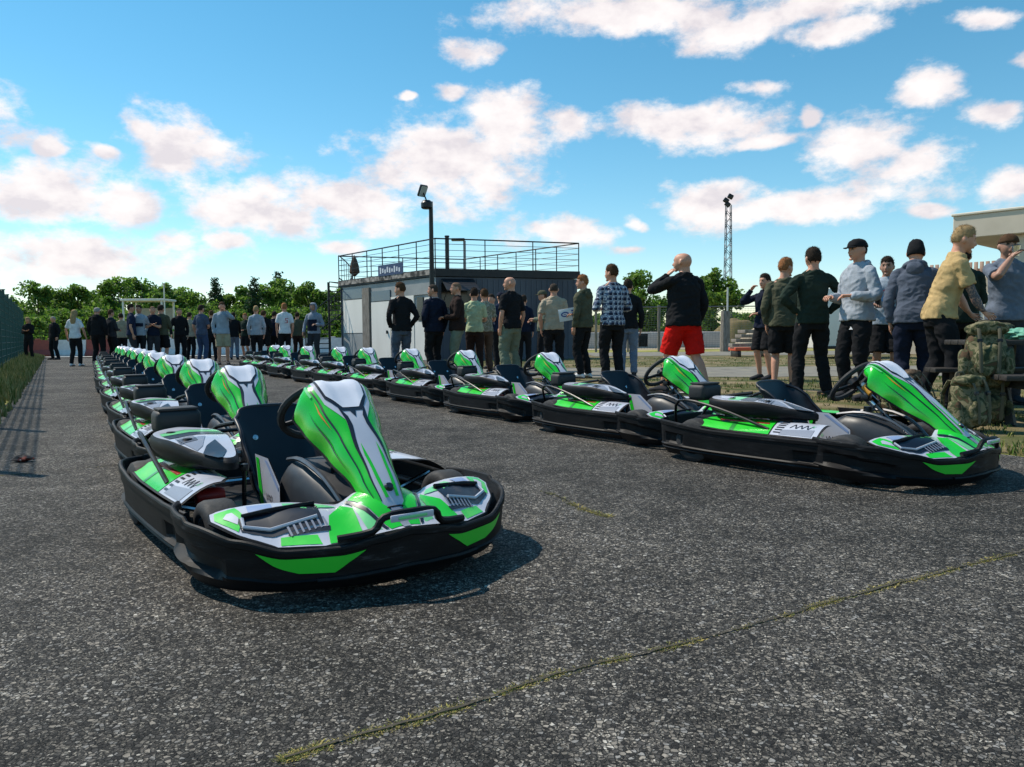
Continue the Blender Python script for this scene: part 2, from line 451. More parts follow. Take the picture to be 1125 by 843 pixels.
def pod_map(sg):
    def f(x, y):          # y = 0 at rim .. 1 inner edge
        edge = side_c[sg](max(0, min(1, (.36 - x) / 1.2)))
        yy = abs(edge.y) - .02
        yi = .33
        z = .222 + .02 * sstep(-.3, -.7, x) + .055 * sin(pi / 2 * y) + .02 * sin(pi * y) * sstep(-.65, -.2, x)
        return Vector((x, sg * (yy + (yi - yy) * y), z))
    return f
def logo_strokes(w, h):
    """zig-zag wave mark as quads in a unit box"""
    P = [(-1, .45), (-.72, -.45), (-.42, .5), (-.12, -.35), (.12, .45), (.42, -.45), (.70, .5), (1, -.3)]
    out = []
    for a, b in zip(P, P[1:]):
        t = .055
        out.append([((a[0] - t) * w, a[1] * h), ((a[0] + t) * w, a[1] * h), ((b[0] + t) * w, b[1] * h), ((b[0] - t) * w, b[1] * h)])
    return out
def build_pod(parent, sg):
    fm = pod_map(sg); fl = sg < 0
    # orientation of fmap: (x,y->inner): for sg=+1 inner is -y => normal down -> flip
    flip = sg > 0
    g = G()
    D = lambda pl, o, m: g.drape(pl, fm, o, m, .05, .12, flip=flip)
    D([(.26, .0), (.26, .75), (.14, 1), (-.50, 1), (-.60, .6), (-.60, 0)], 0, PLASTIC)
    D([(.25, .03), (.24, .72), (.13, .97), (-.05, .97), (-.02, .03)], .002, SILVER)
    D([(-.03, .03), (-.06, .97), (-.34, .97), (-.50, .55), (-.56, .04)], .002, GREEN)
    D([(-.26, .03), (-.30, .97), (-.33, .97), (-.29, .03)], .0035, DGREEN)
    D([(.22, .06), (.215, .30), (.03, .22), (.03, .06)], .0035, LGREEN if sg > 0 else GREYP)
    for q in range(9):
        D([(-.01 - q * .001, .10 + q * .09), (.035, .10 + q * .09), (.035, .14 + q * .09), (-.01, .14 + q * .09)], .0035, NAVY)
    for st in logo_strokes(.062, .20):
        D([(.13 + x * (1 if sg < 0 else -1), .40 - y) for x, y in st], .0035, NAVY)
    for st in logo_strokes(.02, .12)[:3]:
        D([(.205 + x, .44 - y) for x, y in st], .0035, LGREEN)
    g.build('side_pod', parent)

def cover_outline():
    return [(-.52, -.29), (-.54, -.37), (-.51, -.44), (-.43, -.485), (-.29, -.495), (-.12, -.47), (.03, -.415), (.12, -.365), (.15, -.33), (.12, -.29), (.03, -.265), (-.12, -.245), (-.29, -.225), (-.45, -.225)]
def build_cover(parent):
    ol = cover_outline()
    c = Vector((-.22, -.355, 0))
    def pt(k, s, z): 
        x, y = ol[k % len(ol)]; v = Vector((x, y, 0)); return c + (v - c) * s + Vector((0, 0, z))
    P, _ = catmull([Vector((x, y, 0)) for x, y in ol], [0.0] * len(ol), 3, True)
    def topz(x, y): return .390 - .055 * sstep(-.18, .16, x) + .012 * (1 - min(1, abs(y + .355) / .14))
    g = G(); n = len(P)
    prof = [(.82, -.085), (.93, -.072), (1.0, -.035), (1.0, -.010), (.97, 0.0), (.93, .006)]
    vs = []; fs = []
    for s, dz in prof:
        for p in P:
            q = c + (p - c) * s; vs.append((q.x, q.y, topz(q.x, q.y) + dz + (.03 * sstep(-.1, .08, q.x) if dz < -.05 else 0)))
    for i in range(len(prof) - 1):
        for k in range(n): fs.append((i * n + k, i * n + (k + 1) % n, (i + 1) * n + (k + 1) % n, (i + 1) * n + k))
    fs.append(tuple(range(n))[::-1])
    g.add(vs, fs, PLASTIC, True)
    tm = lambda x, y: Vector((x, y, topz(x, y) + .006))
    ins = [((c + (p - c) * .93).x, (c + (p - c) * .93).y) for p in P]
    g.drape(ins, tm, 0, SILVER, .04)
    D = lambda pl, o, m: g.drape([(x_ + .075, y_ + .022) for x_, y_ in pl], tm, o, m, .04)
    D([(-.565, -.36), (-.54, -.43), (-.47, -.475), (-.44, -.475), (-.47, -.27), (-.52, -.27)], .002, SILVER)
    D([(-.43, -.485), (-.35, -.49), (-.38, -.26), (-.46, -.265)], .002, LGREEN)
    D([(-.34, -.49), (-.25, -.485), (-.29, -.265), (-.37, -.26)], .002, NAVY)
    D([(-.20, -.47), (-.06, -.43), (-.10, -.40), (-.22, -.36)], .002, GREYP)
    D([(-.16, -.34), (-.04, -.33), (.05, -.37), (.05, -.385), (-.02, -.42), (-.09, -.39)], .003, NAVY)
    for q in range(6):
        D([(-.235 + q * .016, -.47), (-.228 + q * .016, -.47), (-.248 + q * .016, -.40), (-.255 + q * .016, -.40)], .003, NAVY)
    for x, y in ((-.35, -.42), (-.12, -.41)):
        g.lathe([(0, .006), (.016, .006), (.02, 0)], PLASTIC, tm(x, y), n=10)
    return g.build('engine_cover', parent)

def torus(g, c, R, r, m, rot, n=28, k=8):
    pts = [Vector(c) + rot @ Vector((R * cos(2 * pi * i / n), R * sin(2 * pi * i / n), 0)) for i in range(n)]
    g.tube(pts, r, m, n=k, closed=True)

def build_kart():
    K = thing('go_kart', 'x', 'go-kart')
    for nm, fm, nu, k in (('front_bumper', FMAP, 110, 0), ('side_bumper', SMAP[-1], 64, 0), ('side_bumper', SMAP[1], 64, 0), ('rear_bumper', RMAP, 20, 0)):
        g = G(); shell(g, fm, nu, PLASTIC)
        if nm == 'front_bumper':
            for s0 in (0, 1):
                K2 = lambda pl: [((1 - u) if s0 else u, t) for u, t in pl]
                g.drape(K2([(.275, .86), (.430, .84), (.405, .66), (.385, .46), (.335, .50), (.30, .68)]), fm, .003, GREEN, 1 / 110, .02)
            g.tube([fm(.5 + k * .01, .30) for k in range(-14, 15)], .008, PLASTIC, n=6)
        else:
            g.tube([fm(.05 + .9 * k / 30, .2) for k in range(31)], .007, PLASTIC, n=6)
        g.build(nm, K, sharp=20)
    build_nose(K)
    build_fairing(K)
    for sg in (-1, 1): build_pod(K, sg)
    cov = build_cover(K)
    # inner floor and chassis
    g = G()
    g.rbox((.38, 0, .07), (.74, .56, .012), DSTEEL, .004)
    g.rbox((-.35, 0, .075), (.75, .5, .012), BLACKM, .004)
    g.build('floor_pan', K)
    g = G()
    for s in (1, -1):
        g.tube([(.80, .16 * s, .085), (.62, .20 * s, .085), (.45, .26 * s, .09), (.2, .30 * s, .09), (-.3, .32 * s, .09), (-.78, .28 * s, .10)], .015, BLACKM, n=8, sub=3)
        g.tube([(.36, .30 * s, .10), (.30, .47 * s, .14), (.0, .50 * s, .15), (-.22, .48 * s, .14), (-.26, .32 * s, .10)], .012, DSTEEL, n=8, sub=4)
        g.tube([(.12, .30 * s, .13), (.09, .53 * s, .20)], .010, CHROME, n=8)
        g.tube([(.38, .20 * s, .10), (.38, .40 * s, .13)], .014, DSTEEL, n=8)
        g.tube([(.42, .05 * s, .115), (.43, .38 * s, .125)], .006, CHROME, n=6)
    g.tube([(.80, -.16, .085), (.83, 0, .085), (.80, .16, .085)], .015, BLACKM, n=8, sub=3)
    g.tube([(-.56, -.50, .13), (-.56, .50, .13)], .018, CHROME, n=10)
    g.tube([(-.78, -.28, .10), (-.80, 0, .10), (-.78, .28, .10)], .015, BLACKM, n=8, sub=3)
    g.build('chassis', K)
    # rear roll hoop and seat stays
    g = G()
    g.tube([(-.83, -.36, .20), (-.72, -.47, .37), (-.40, -.50, .345), (-.05, -.50, .25)], .009, BLACKM, n=8, sub=4)
    g.build('side_rail', K)
    g = G()
    g.tube([(-.80, -.22, .16), (-.66, -.19, .36), (-.40, -.15, .42)], .010, BLACKM, n=8, sub=3)
    g.tube([(-.80, .22, .16), (-.66, .19, .36), (-.40, .15, .42)], .010, BLACKM, n=8, sub=3)
    g.tube([(-.66, -.19, .36), (-.66, .19, .36)], .009, BLACKM, n=8)
    g.build('seat_stay', K)
    # wheels
    for x, y, r, w in ((.38, -.44, .128, .11), (.38, .44, .128, .11), (-.56, -.46, .135, .17), (-.56, .46, .135, .17)):
        g = G()
        h = w / 2
        prof = [(.068, -h * .8), (.085, -h), (.11, -h), (r - .006, -h * .86), (r, -h * .6), (r, h * .6), (r - .006, h * .86), (.11, h), (.085, h), (.068, h * .8)]
        g.lathe(prof, RUBBER, (x, y, r), 'y', 28)
        wo = G(); wo.lathe([(.0, -h * .3), (.03, -h * .35), (.045, -h * .2), (.068, -h * .85), (.072, -h * .85), (.066, -h * .2), (.066, h * .2), (.072, h * .85), (.068, h * .85), (.045, h * .2), (.03, h * .5), (0, h * .5)], RIM, (x, y, r), 'y', 24)
        for q in range(5):
            a = q * 2 * pi / 5
            wo.lathe([(0, h * .62), (.006, h * .62), (.006, h * .3)], DSTEEL, (x + .032 * cos(a), y, r + .032 * sin(a)), 'y', 6)
            wo.lathe([(.006, -h * .3), (.006, -h * .62), (0, -h * .62)], DSTEEL, (x + .032 * cos(a), y, r + .032 * sin(a)), 'y', 6)
        t = bpy.data.objects.new('wheel', None); COL.objects.link(t); t.parent = K; t.empty_display_size = .05
        g.build('tyre', t); wo.build('rim', t)
    # fuel tank mound under the column, with panels
    g = G()
    ol = [(.10, .0), (.12, .13), (.20, .17), (.36, .15), (.52, .09), (.60, .0)]
    secs = [(.10, .12, .09, .21), (.13, .15, .09, .30), (.20, .165, .09, .335), (.30, .155, .09, .33), (.42, .13, .09, .29), (.54, .10, .09, .22), (.62, .06, .09, .16)]
    vs = []; fs = []; n = 14
    for x, w, z0, z1 in secs:
        for k in range(n + 1):
            a = pi * k / n; c, s_ = cos(a), sin(a)
            vs.append((x, w * (abs(c) ** .45) * (1 if c > 0 else -1), z0 + (z1 - z0) * s_ ** .5))
    for i in range(len(secs) - 1):
        for k in range(n): fs.append((i * (n + 1) + k, (i + 1) * (n + 1) + k, (i + 1) * (n + 1) + k + 1, i * (n + 1) + k + 1))
    fs.append(tuple(range(n + 1))); fs.append(tuple((len(secs) - 1) * (n + 1) + k for k in range(n + 1))[::-1])
    g.add(vs, fs, TANK, True)
    for s in (1, -1):
        g.tube([(.14, .11 * s, .325), (.30, .12 * s, .345), (.46, .10 * s, .30), (.58, .07 * s, .20)], .009, DSTEEL, n=6, sub=3)
    g.lathe([(0, .03), (.025, .03), (.028, .0)], BLACKM, (.24, .05, .335), n=12)
    g.build('fuel_tank', K)
    for s in (-1, 1):
        g = G()
        pm = lambda x, z: Vector((x, s * (.185 + .03 * (.34 - z)), z))
        fl = s < 0
        D = lambda pl, o, m: g.drape(pl, pm, o, m, .06, .06, flip=(s > 0))
        shp = [(-.02, .335), (.13, .335), (.26, .25), (.27, .12), (.16, .10), (.05, .15)]
        D(shp, 0, SILVER); g.drape(shp, pm, .004, PLASTIC, .06, .06, flip=(s < 0))
        D([(-.005, .325), (.03, .325), (.09, .16), (.16, .115), (.16, .108), (.055, .155)], .002, GREEN)
        D([(.10, .325), (.125, .325), (.25, .245), (.25, .23)], .002, mat('kart_blue_grey', (.22, .3, .5), .4))
        for st in logo_strokes(.035, .028): D([(.155 + x, .19 + y) for x, y in st], .002, NAVY)
        for st in logo_strokes(.018, .02)[:3]: D([(.105 + x, .205 + y) for x, y in st], .0025, LGREEN)
        g.build('tank_panel', K)
    # seat
    path = smooth_curve([(.13, 0, .165), (.08, 0, .105), (-.03, 0, .085), (-.14, 0, .10), (-.23, 0, .17), (-.29, 0, .29), (-.34, 0, .40), (-.385, 0, .49)])
    def seat(u, v, off=0):
        p = path(u); t = (path(min(1, u + .02)) - path(max(0, u - .02))).normalized()
        n = Vector((t.z, 0, -t.x)); n = -n if (n.x < 0 and u > .6) or (n.z < 0) else n
        n = Vector((abs(t.z), 0, abs(t.x) if u < .55 else abs(t.x) * .6)).normalized()
        w = lin([(0, .155), (.25, .170), (.5, .175), (.75, .180), (.92, .175), (1, .145)], u)
        dep = lin([(0, .03), (.2, .09), (.45, .16), (.62, .17), (.8, .12), (.95, .05), (1, .03)], u)
        a = abs(v); y = w * (1 - (1 - a) ** 1.7) * (1 if v > 0 else -1)
        q = p + Vector((0, y, 0)) + n * (dep * a ** 3.0)
        if u > .9: q.z -= .035 * a ** 3 * (u - .9) / .1
        return q - n * off
    g = G()
    us = [i / 30 for i in range(31)]; vs_ = [-1 + i / 10 for i in range(21)]
    g.grid(lambda u, v: seat(u, v), us, vs_, SHELL)
    g.grid(lambda u, v: seat(u, v, .012), us, vs_, SHELL, flip=True)
    edge = [seat(u, -1, .006) for u in us] + [seat(1, v, .006) for v in vs_[1:]] + [seat(u, 1, .006) for u in us[::-1][1:]] + [seat(0, v, .006) for v in vs_[::-1][1:-1]]
    g.tube(edge, .009, SHELL, n=8, closed=True)
    so = g.build('seat', K, sharp=60)
    g = G()
    for y, z, x in ((-.09, .36, -.317), (.09, .36, -.317)):
        g.lathe([(0, .005), (.012, .004), (.014, 0)], CHROME, (x, y, z), rot=Vector((1, 0, .35)).to_track_quat('Z', 'Y').to_matrix(), n=10)
    g.build('bolt', so)
    # engine
    g = G()
    g.rbox((-.36, -.36, .19), (.20, .17, .16), DSTEEL, .02)
    for q in range(7): g.rbox((-.20 + .001 * q, -.38, .15 + q * .017), (.12, .15, .007), DSTEEL, .003)
    g.lathe([(0, .06), (.07, .055), (.085, .03), (.085, -.02), (.06, -.03)], BLACKM, (-.36, -.45, .19), 'y', 18)
    g.build('engine', K)
    g = G()
    for q in range(6):
        g.rbox((-.10 - .055 * q, -.462 - .004 * (q % 2), .235), (.038, .03, .055), ENGRED, .008)
    g.rbox((-.24, -.45, .27), (.34, .025, .02), ENGRED, .006)
    g.lathe([(0, .05), (.026, .05), (.03, .04), (.03, -.04), (.026, -.05), (0, -.05)], ENGRED, (.02, -.37, .20), 'y', 12)
    g.build('engine_shroud', K)
    g = G()
    g.rbox((-.62, -.34, .425), (.13, .19, .10), PAD, .025, seg=3)
    g.rbox((-.62, -.34, .48), (.11, .165, .012), PAD, .005)
    g.tube([(-.60, -.28, .38), (-.52, -.24, .30), (-.42, -.28, .24)], .028, RUBBER, n=10, sub=3)
    g.build('airbox', K)
    g = G()
    g.tube([(-.38, -.28, .18), (-.50, -.22, .24), (-.66, -.10, .25), (-.70, .12, .25)], .022, DSTEEL, n=10, sub=4)
    g.tube([(-.70, -.05, .25), (-.71, .22, .25)], .05, DSTEEL, n=14)
    g.build('exhaust', K)
    g = G()
    g.lathe([(.0, .006), (.10, .006), (.10, -.006), (0, -.006)], DSTEEL, (-.56, .20, .13), 'y', 24)
    g.rbox((-.49, .20, .17), (.06, .06, .05), ENGRED, .01)
    g.build('brake_disc', K)
    # steering
    ax = Vector((-.74, 0, .67)).normalized()
    hub = Vector((.17, 0, .507)); rot = ax.to_track_quat('Z', 'Y').to_matrix()
    g = G()
    torus(g, hub, .142, .015, RUBBER, rot)
    for a in (pi / 2 + .0, pi / 2 + 2 * pi / 3, pi / 2 + 4 * pi / 3):
        d = rot @ Vector((cos(a), sin(a), 0)); g.tube([hub - ax * .02, hub + d * .137], (.014, .009), BLACKM, n=8)
    g.lathe([(0, .012), (.035, .010), (.04, -.02), (.02, -.04)], BLACKM, hub, rot=rot, n=14)
    g.build('steering_wheel', K)
    g = G()
    g.tube([hub - ax * .03, hub - ax * .36, hub - ax * .50], .012, DSTEEL, n=8)
    g.lathe([(.0, .03), (.028, .03), (.028, -.03), (0, -.03)], CHROME, hub - ax * .16, rot=rot, n=12)
    g.rbox(hub - ax * .11 + Vector((0.02, -.04, -.01)), (.05, .05, .035), BLACKM, .008)
    g.tube([hub - ax * .25 + Vector((0, -.02, 0)), Vector((.50, -.11, .12))], .008, BLACKM, n=6)
    g.tube([hub - ax * .25 + Vector((0, .02, 0)), Vector((.50, .11, .12))], .008, BLACKM, n=6)
    g.build('steering_column', K)
    g = G()
    g.lathe([(0, .03), (.022, .028), (.024, -.03), (0, -.03)], mat('fluid_bottle', (.75, .35, .05), .3), (.30, -.075, .475), rot=rot, n=12)
    g.lathe([(0, .045), (.012, .045), (.014, .03)], mat('bottle_cap', (.8, .8, .78), .4), (.30, -.075, .475), rot=rot, n=10)
    g.build('fluid_bottle', K)
    for s in (1, -1):
        g = G()
        g.tube([(.60, .13 * s, .09), (.63, .14 * s, .20), (.61, .15 * s, .24)], .008, CHROME, n=6, sub=2)
        g.tube([(.61, .10 * s, .235), (.61, .19 * s, .235)], .011, BLACKM, n=8)
        g.tube([(.61, .13 * s, .15), (.2, .24 * s, .12)], .004, CHROME, n=6)
        g.build('pedal', K)
    g = G()
    g.tube([(.04, -.25, .11), (.06, -.255, .22), (.09, -.26, .30)], .008, BLACKM, n=8)
    g.lathe([(0, .016), (.014, .012), (.016, 0), (.014, -.012), (0, -.016)], BLACKM, (.092, -.26, .305), n=10)
    g.build('lever', K)
    return K
# ---------------------------------------------------------------- ground sheets
def gp(x, y, z=0.0):
    d = (H - z) * F / (y - hor(x)); return Vector((px2x(x, d), d, z))
def sheet(name, pts, z, m, kind=True):
    g = G(); bm = bmesh.new()
    f = bm.faces.new([bm.verts.new((p[0], p[1], z)) for p in pts]); bm.normal_update()
    if f.normal.z < 0: f.normal_flip()
    bmesh.ops.triangulate(bm, faces=bm.faces[:]); bm.verts.index_update()
    g.add([v.co for v in bm.verts], [[v.index for v in q.verts] for q in bm.faces], m); bm.free()
    return struct(g.build(name))
def asphalt_mat():
    m, nt, b = node_mat('asphalt'); N = nt.nodes; L = nt.links
    tc = N.new('ShaderNodeTexCoord'); P0_ = tc.outputs['Object']
    def ns(scale, det=6, r=.6, src=None):
        v = N.new('ShaderNodeTexNoise'); v.inputs['Scale'].default_value = scale; v.inputs['Detail'].default_value = det; v.inputs['Roughness'].default_value = r; L.new(src or P0_, v.inputs['Vector']); return v
    w = ns(60, 3); sb = N.new('ShaderNodeVectorMath'); sb.operation = 'SUBTRACT'; sb.inputs[1].default_value = (.5, .5, .5); L.new(w.outputs['Color'], sb.inputs[0])
    sc0 = N.new('ShaderNodeVectorMath'); sc0.operation = 'SCALE'; sc0.inputs['Scale'].default_value = .012; L.new(sb.outputs[0], sc0.inputs[0])
    ad = N.new('ShaderNodeVectorMath'); L.new(P0_, ad.inputs[0]); L.new(sc0.outputs[0], ad.inputs[1]); P = ad.outputs[0]
    def vor(scale, feat='F1', metric='EUCLIDEAN'):
        v = N.new('ShaderNodeTexVoronoi'); v.inputs['Scale'].default_value = scale; v.feature = feat
        if feat != 'DISTANCE_TO_EDGE': v.distance = metric
        L.new(P, v.inputs['Vector']); return v
    def rmap(x, a, b_, c, d):
        r = N.new('ShaderNodeMapRange'); r.inputs[1].default_value = a; r.inputs[2].default_value = b_; r.inputs[3].default_value = c; r.inputs[4].default_value = d; L.new(x, r.inputs[0]); return r.outputs[0]
    def ramp(x, st, const=True):
        cr = N.new('ShaderNodeValToRGB'); cr.color_ramp.interpolation = 'CONSTANT' if const else 'LINEAR'; e = cr.color_ramp.elements
        while len(e) < len(st): e.new(.5)
        for i, (p, c) in enumerate(st): e[i].position = p; e[i].color = (*c, 1)
        L.new(x, cr.inputs[0]); return cr.outputs[0]
    def layer(scale, st):
        v = vor(scale); ed = vor(scale, 'DISTANCE_TO_EDGE'); s = N.new('ShaderNodeSeparateColor'); L.new(v.outputs['Color'], s.inputs[0])
        edge = rmap(ed.outputs['Distance'], .03, .13, 0, 1)
        mx = N.new('ShaderNodeMix'); mx.data_type = 'RGBA'; L.new(edge, mx.inputs[0]); mx.inputs[6].default_value = (.022, .021, .020, 1); L.new(ramp(s.outputs[0], st), mx.inputs[7])
        return mx.outputs[2], edge, s.outputs[1]
    A_ = [(0, (.016, .015, .015)), (.22, (.042, .040, .039)), (.42, (.085, .080, .075)), (.60, (.145, .133, .118)), (.74, (.19, .185, .18)), (.87, (.225, .205, .18)), (.965, (.31, .295, .27))]
    B_ = [(0, (.013, .012, .012)), (.32, (.048, .045, .042)), (.60, (.11, .10, .09)), (.82, (.21, .195, .17)), (.95, (.34, .32, .29))]
    c1, e1, h1 = layer(92, A_); c2, e2, h2 = layer(190, B_)
    big = ns(28, 4, .6); sel = rmap(big.outputs['Fac'], .46, .54, 0, 1)
    mx = N.new('ShaderNodeMix'); mx.data_type = 'RGBA'; L.new(sel, mx.inputs[0]); L.new(c2, mx.inputs[6]); L.new(c1, mx.inputs[7])
    a = ns(.5, 8, .62); a2 = ns(4.0, 7, .7)
    mm = N.new('ShaderNodeMath'); mm.operation = 'MULTIPLY'; L.new(rmap(a.outputs['Fac'], .35, .68, .62, 1.62), mm.inputs[0]); L.new(rmap(a2.outputs['Fac'], .3, .7, .66, 1.36), mm.inputs[1])
    sc = N.new('ShaderNodeVectorMath'); sc.operation = 'SCALE'; L.new(mx.outputs[2], sc.inputs[0]); L.new(mm.outputs[0], sc.inputs['Scale']); tn = N.new('ShaderNodeVectorMath'); tn.operation = 'MULTIPLY'; tn.inputs[1].default_value = (1.11, 1.075, 1.03); L.new(sc.outputs[0], tn.inputs[0]); L.new(tn.outputs[0], b.inputs['Base Color'])
    b.inputs['Roughness'].default_value = .8; b.inputs['Specular IOR Level'].default_value = .22
    h = N.new('ShaderNodeMath'); h.operation = 'MULTIPLY_ADD'; L.new(e1, h.inputs[0]); h.inputs[1].default_value = .8; L.new(h1, h.inputs[2])
    bp = N.new('ShaderNodeBump'); bp.inputs['Strength'].default_value = .9; bp.inputs['Distance'].default_value = .004; L.new(h.outputs[0], bp.inputs['Height'])
    bp2 = N.new('ShaderNodeBump'); bp2.inputs['Strength'].default_value = .4; bp2.inputs['Distance'].default_value = .03; L.new(a2.outputs['Fac'], bp2.inputs['Height']); L.new(bp.outputs[0], bp2.inputs['Normal'])
    L.new(bp2.outputs[0], b.inputs['Normal'])
    return m
ASPH = asphalt_mat()
FIELD = ramp_mat('meadow', [(.30, (.13, .15, .03)), (.45, (.24, .23, .05)), (.58, (.34, .30, .09)), (.72, (.36, .29, .15))], scale=.35, rough=.95, detail=10, bump=.5, bscale=30)
VERGE = ramp_mat('worn_verge', [(.33, (.045, .065, .016)), (.44, (.09, .095, .028)), (.53, (.17, .135, .065)), (.66, (.26, .20, .12))], scale=1.5, rough=.95, detail=12, bump=.8, bscale=60)
PATHM = ramp_mat('grey_path', [(.3, (.13, .12, .10)), (.5, (.20, .185, .16)), (.7, (.25, .23, .17))], scale=3, rough=.9, detail=10, bump=.3)
SAND = ramp_mat('sand', [(.3, (.34, .27, .19)), (.7, (.50, .42, .32))], scale=2, rough=.95, detail=8, bump=.5)

sheet('ground', [(-600, -60), (600, -60), (600, 900), (-600, 900)], 0, FIELD)
edgeR = [(9, -6), (5.2, 1.5), (3.75, 4.0), (3.1, 5.0), (2.2, 6.2), (1.25, 8.0), (.3, 9.8), (-1.2, 12.4), (-2.2, 15), (-2.6, 19), (-2.4, 24), (2.5, 26), (3, 34), (-14, 36), (-38, 38)]
edgeL = [(-22.5, 36), (-15.8, 25.2), (-11, 17.2), (-5.6, 8.2), (-3.2, 4), (-.9, 0), (2, -6)]
edgeL = [(-23, 37.5), (-15.8, 25.2), (-11, 17.2), (-5.6, 8.2), (-3.6, 4), (-2.9, 0), (-2.6, -6)]
def jag(pts, amp=.05, st=.35):
    out = []
    for a, b in zip(pts, pts[1:]):
        a = Vector((*a, 0)); b = Vector((*b, 0)); n = max(1, int((b - a).length / st)); t = (b - a).normalized(); q = Vector((t.y, -t.x, 0))
        for i in range(n):
            p = a.lerp(b, i / n); k = noise.noise(p * 1.3) * amp * 2 + noise.noise(p * 6) * amp * .7
            p += q * k; out.append((p.x, p.y))
    out.append(pts[-1]); return out
sheet('asphalt', jag(edgeR[:-1]) + jag([(-23, 37.5)] + edgeL[1:]), .004, ASPH)
# worn verge on the right, path bands across it
vr = [(60, -6)] + [(60, 36), (3.2, 36), (2.7, 26), (-2.2, 24.2)] 
sheet('worn_verge', [(60, -6)] + [(x + .02, y) for x, y in edgeR[:11]] + [(2.6, 25.9), (3.2, 34), (60, 34)], .002, VERGE)
def band(name, d0, d1, x0, x1, z, m, slope=0):
    sheet(name, jag([(x0, d0), (x1, d0 + slope * (x1 - x0))], .12, .8) + jag([(x1, d1 + slope * (x1 - x0)), (x0, d1)], .12, .8), z, m)
band('path', 14.3, 18.8, -1.2, 60, .008, PATHM, -.05)
band('path', 29, 35.5, 3.2, 60, .009, PATHM, -.03)
band('sand', 42, 60, 3.0, 60, .012, SAND)
band('kerb_strip', 33.4, 34.2, -23, 2.6, .05, mat('pale_kerb', (.62, .60, .56), .8, var=.1))

# ---------------------------------------------------------------- grass
def blades(name, pts, hgt, wid, mats, lean=.35, per=1, label='', cat=''):
    g = G(); 
    for (x, y, s) in pts:
        for _ in range(per):
            a = random.uniform(0, 2 * pi); h = hgt * s * random.uniform(.5, 1.15); w = wid * random.uniform(.6, 1.3)
            jr = min(.045, hgt * .5) * s; ox, oy = x + random.uniform(-jr, jr), y + random.uniform(-jr, jr)
            la = random.uniform(0, 2 * pi); ll = h * random.uniform(.05, lean)
            dx, dy = cos(a) * w, sin(a) * w; lx, ly = cos(la) * ll, sin(la) * ll
            g.add([(ox - dx, oy - dy, 0), (ox + dx, oy + dy, 0), (ox + dx * .6 + lx * .4, oy + dy * .6 + ly * .4, h * .6), (ox - dx * .6 + lx * .4, oy - dy * .6 + ly * .4, h * .6), (ox + lx, oy + ly, h)],
                  [(0, 1, 2, 3), (3, 2, 4)], random.choice(mats))
    return stuff(g.build(name, sharp=0), label, cat)
GR1 = mat('grass_green', (.07, .13, .022), .8, spec=.2); GR2 = mat('grass_olive', (.13, .15, .035), .8, spec=.2); GR3 = mat('grass_straw', (.30, .25, .10), .85, spec=.2); GR4 = mat('grass_dark', (.035, .075, .015), .8, spec=.2)
pts = []
for i in range(9000):
    t = random.random() ** 1.25; y = 6 + 30 * t
    xe = -5.6 - (y - 8.2) * .6 if y > 8.2 else -4.3 - (y - 6) * .6
    k = random.random(); x = xe + .15 - k * 2.1 * (1 if y < 20 else .8)
    pts.append((x, y, .35 + .75 * k + .3 * noise.noise(Vector((x, y, 0)) * .8)))
blades('grass', pts, .42, .010, [GR1, GR2, GR3, GR3, GR3, mat('grass_pale', (.42, .37, .16), .85, spec=.2)], per=3, label='tall unmown grass growing along the foot of the mesh fence', cat='grass')
pts = []
for i in range(15000):
    y = 4.2 + 22 * random.random() ** 1.7; u = random.random()
    xe = lin([(1.5, 5.2), (4, 3.75), (5, 3.1), (6.2, 2.2), (8, 1.25), (9.8, .3), (12.4, -1.2), (15, -2.2), (24, -2.2)], y)
    x = xe + .03 + u ** 1.4 * (9 + y * .35)
    if 13.9 < y + .05 * x < 19: continue
    n = noise.noise(Vector((x * .9, y * .9, 3)))
    if n < -.05 and random.random() < .85: continue
    pts.append((x, y, .5 + .7 * max(0, n) + (.4 if u < .03 else 0)))
blades('grass', pts, .085, .006, [GR1, GR2, GR2, GR3, GR3, GR4], per=3, lean=.8, label='short patchy grass on the worn verge behind the right row', cat='grass')
# joint across the asphalt with moss and straw in it
def crack(pxs, w, name, label, dens, hg):
    P = [gp(x, y) for x, y in pxs]; P, _ = catmull(P, [0.0] * len(P), 14)
    L_ = []; R_ = []; tuft = []
    P = [p for p in P if p.length > 0]
    for i, p in enumerate(P):
        t = (P[min(i + 1, len(P) - 1)] - P[max(i - 1, 0)]).normalized(); q = Vector((t.y, -t.x, 0))
        j = noise.noise(p * 5) * .012 + noise.noise(p * 17) * .006; ww = w * (.55 + .8 * abs(noise.noise(p * 3.1 + Vector((5, 0, 0)))))
        ws = ww * .55; L_.append(p + q * (j + ws)); R_.append(p + q * (j - ws))
        tuft.append((p + q * j, ww))
    g = G(); n = len(P)
    vs = [(v.x, v.y, .008) for v in L_ + R_]
    g.add(vs, [(i, i + 1, n + i + 1, n + i) for i in range(n - 1)], mat('joint_soil', (.05, .042, .030), .95, var=.4, vscale=25, bump=.4))
    struct(g.build('asphalt_joint'))
    pts = []
    for i in range(int(dens * n)):
        p, ww = random.choice(tuft)
        if noise.noise(p * 2.3) + .7 * noise.noise(p * 13) < -.10 and random.random() < .9: continue
        pts.append((p.x + random.gauss(0, ww * 1.5), p.y + random.gauss(0, ww * 1.5), .4 + random.random() * .9))
    blades(name, pts, hg, .0022, [GR3, mat('dry_moss', (.46, .36, .10), .95), GR3, mat('moss', (.20, .23, .05), .95)], per=4, lean=2.2, label=label, cat='moss')
crack([(300, 850), (350, 836), (450, 806), (540, 776), (640, 745), (740, 720), (840, 692), (905, 672), (965, 655), (1050, 632), (1125, 613), (1230, 588)], .0075, 'moss', 'dry yellow moss and grass in the long joint across the near asphalt', 80, .006)
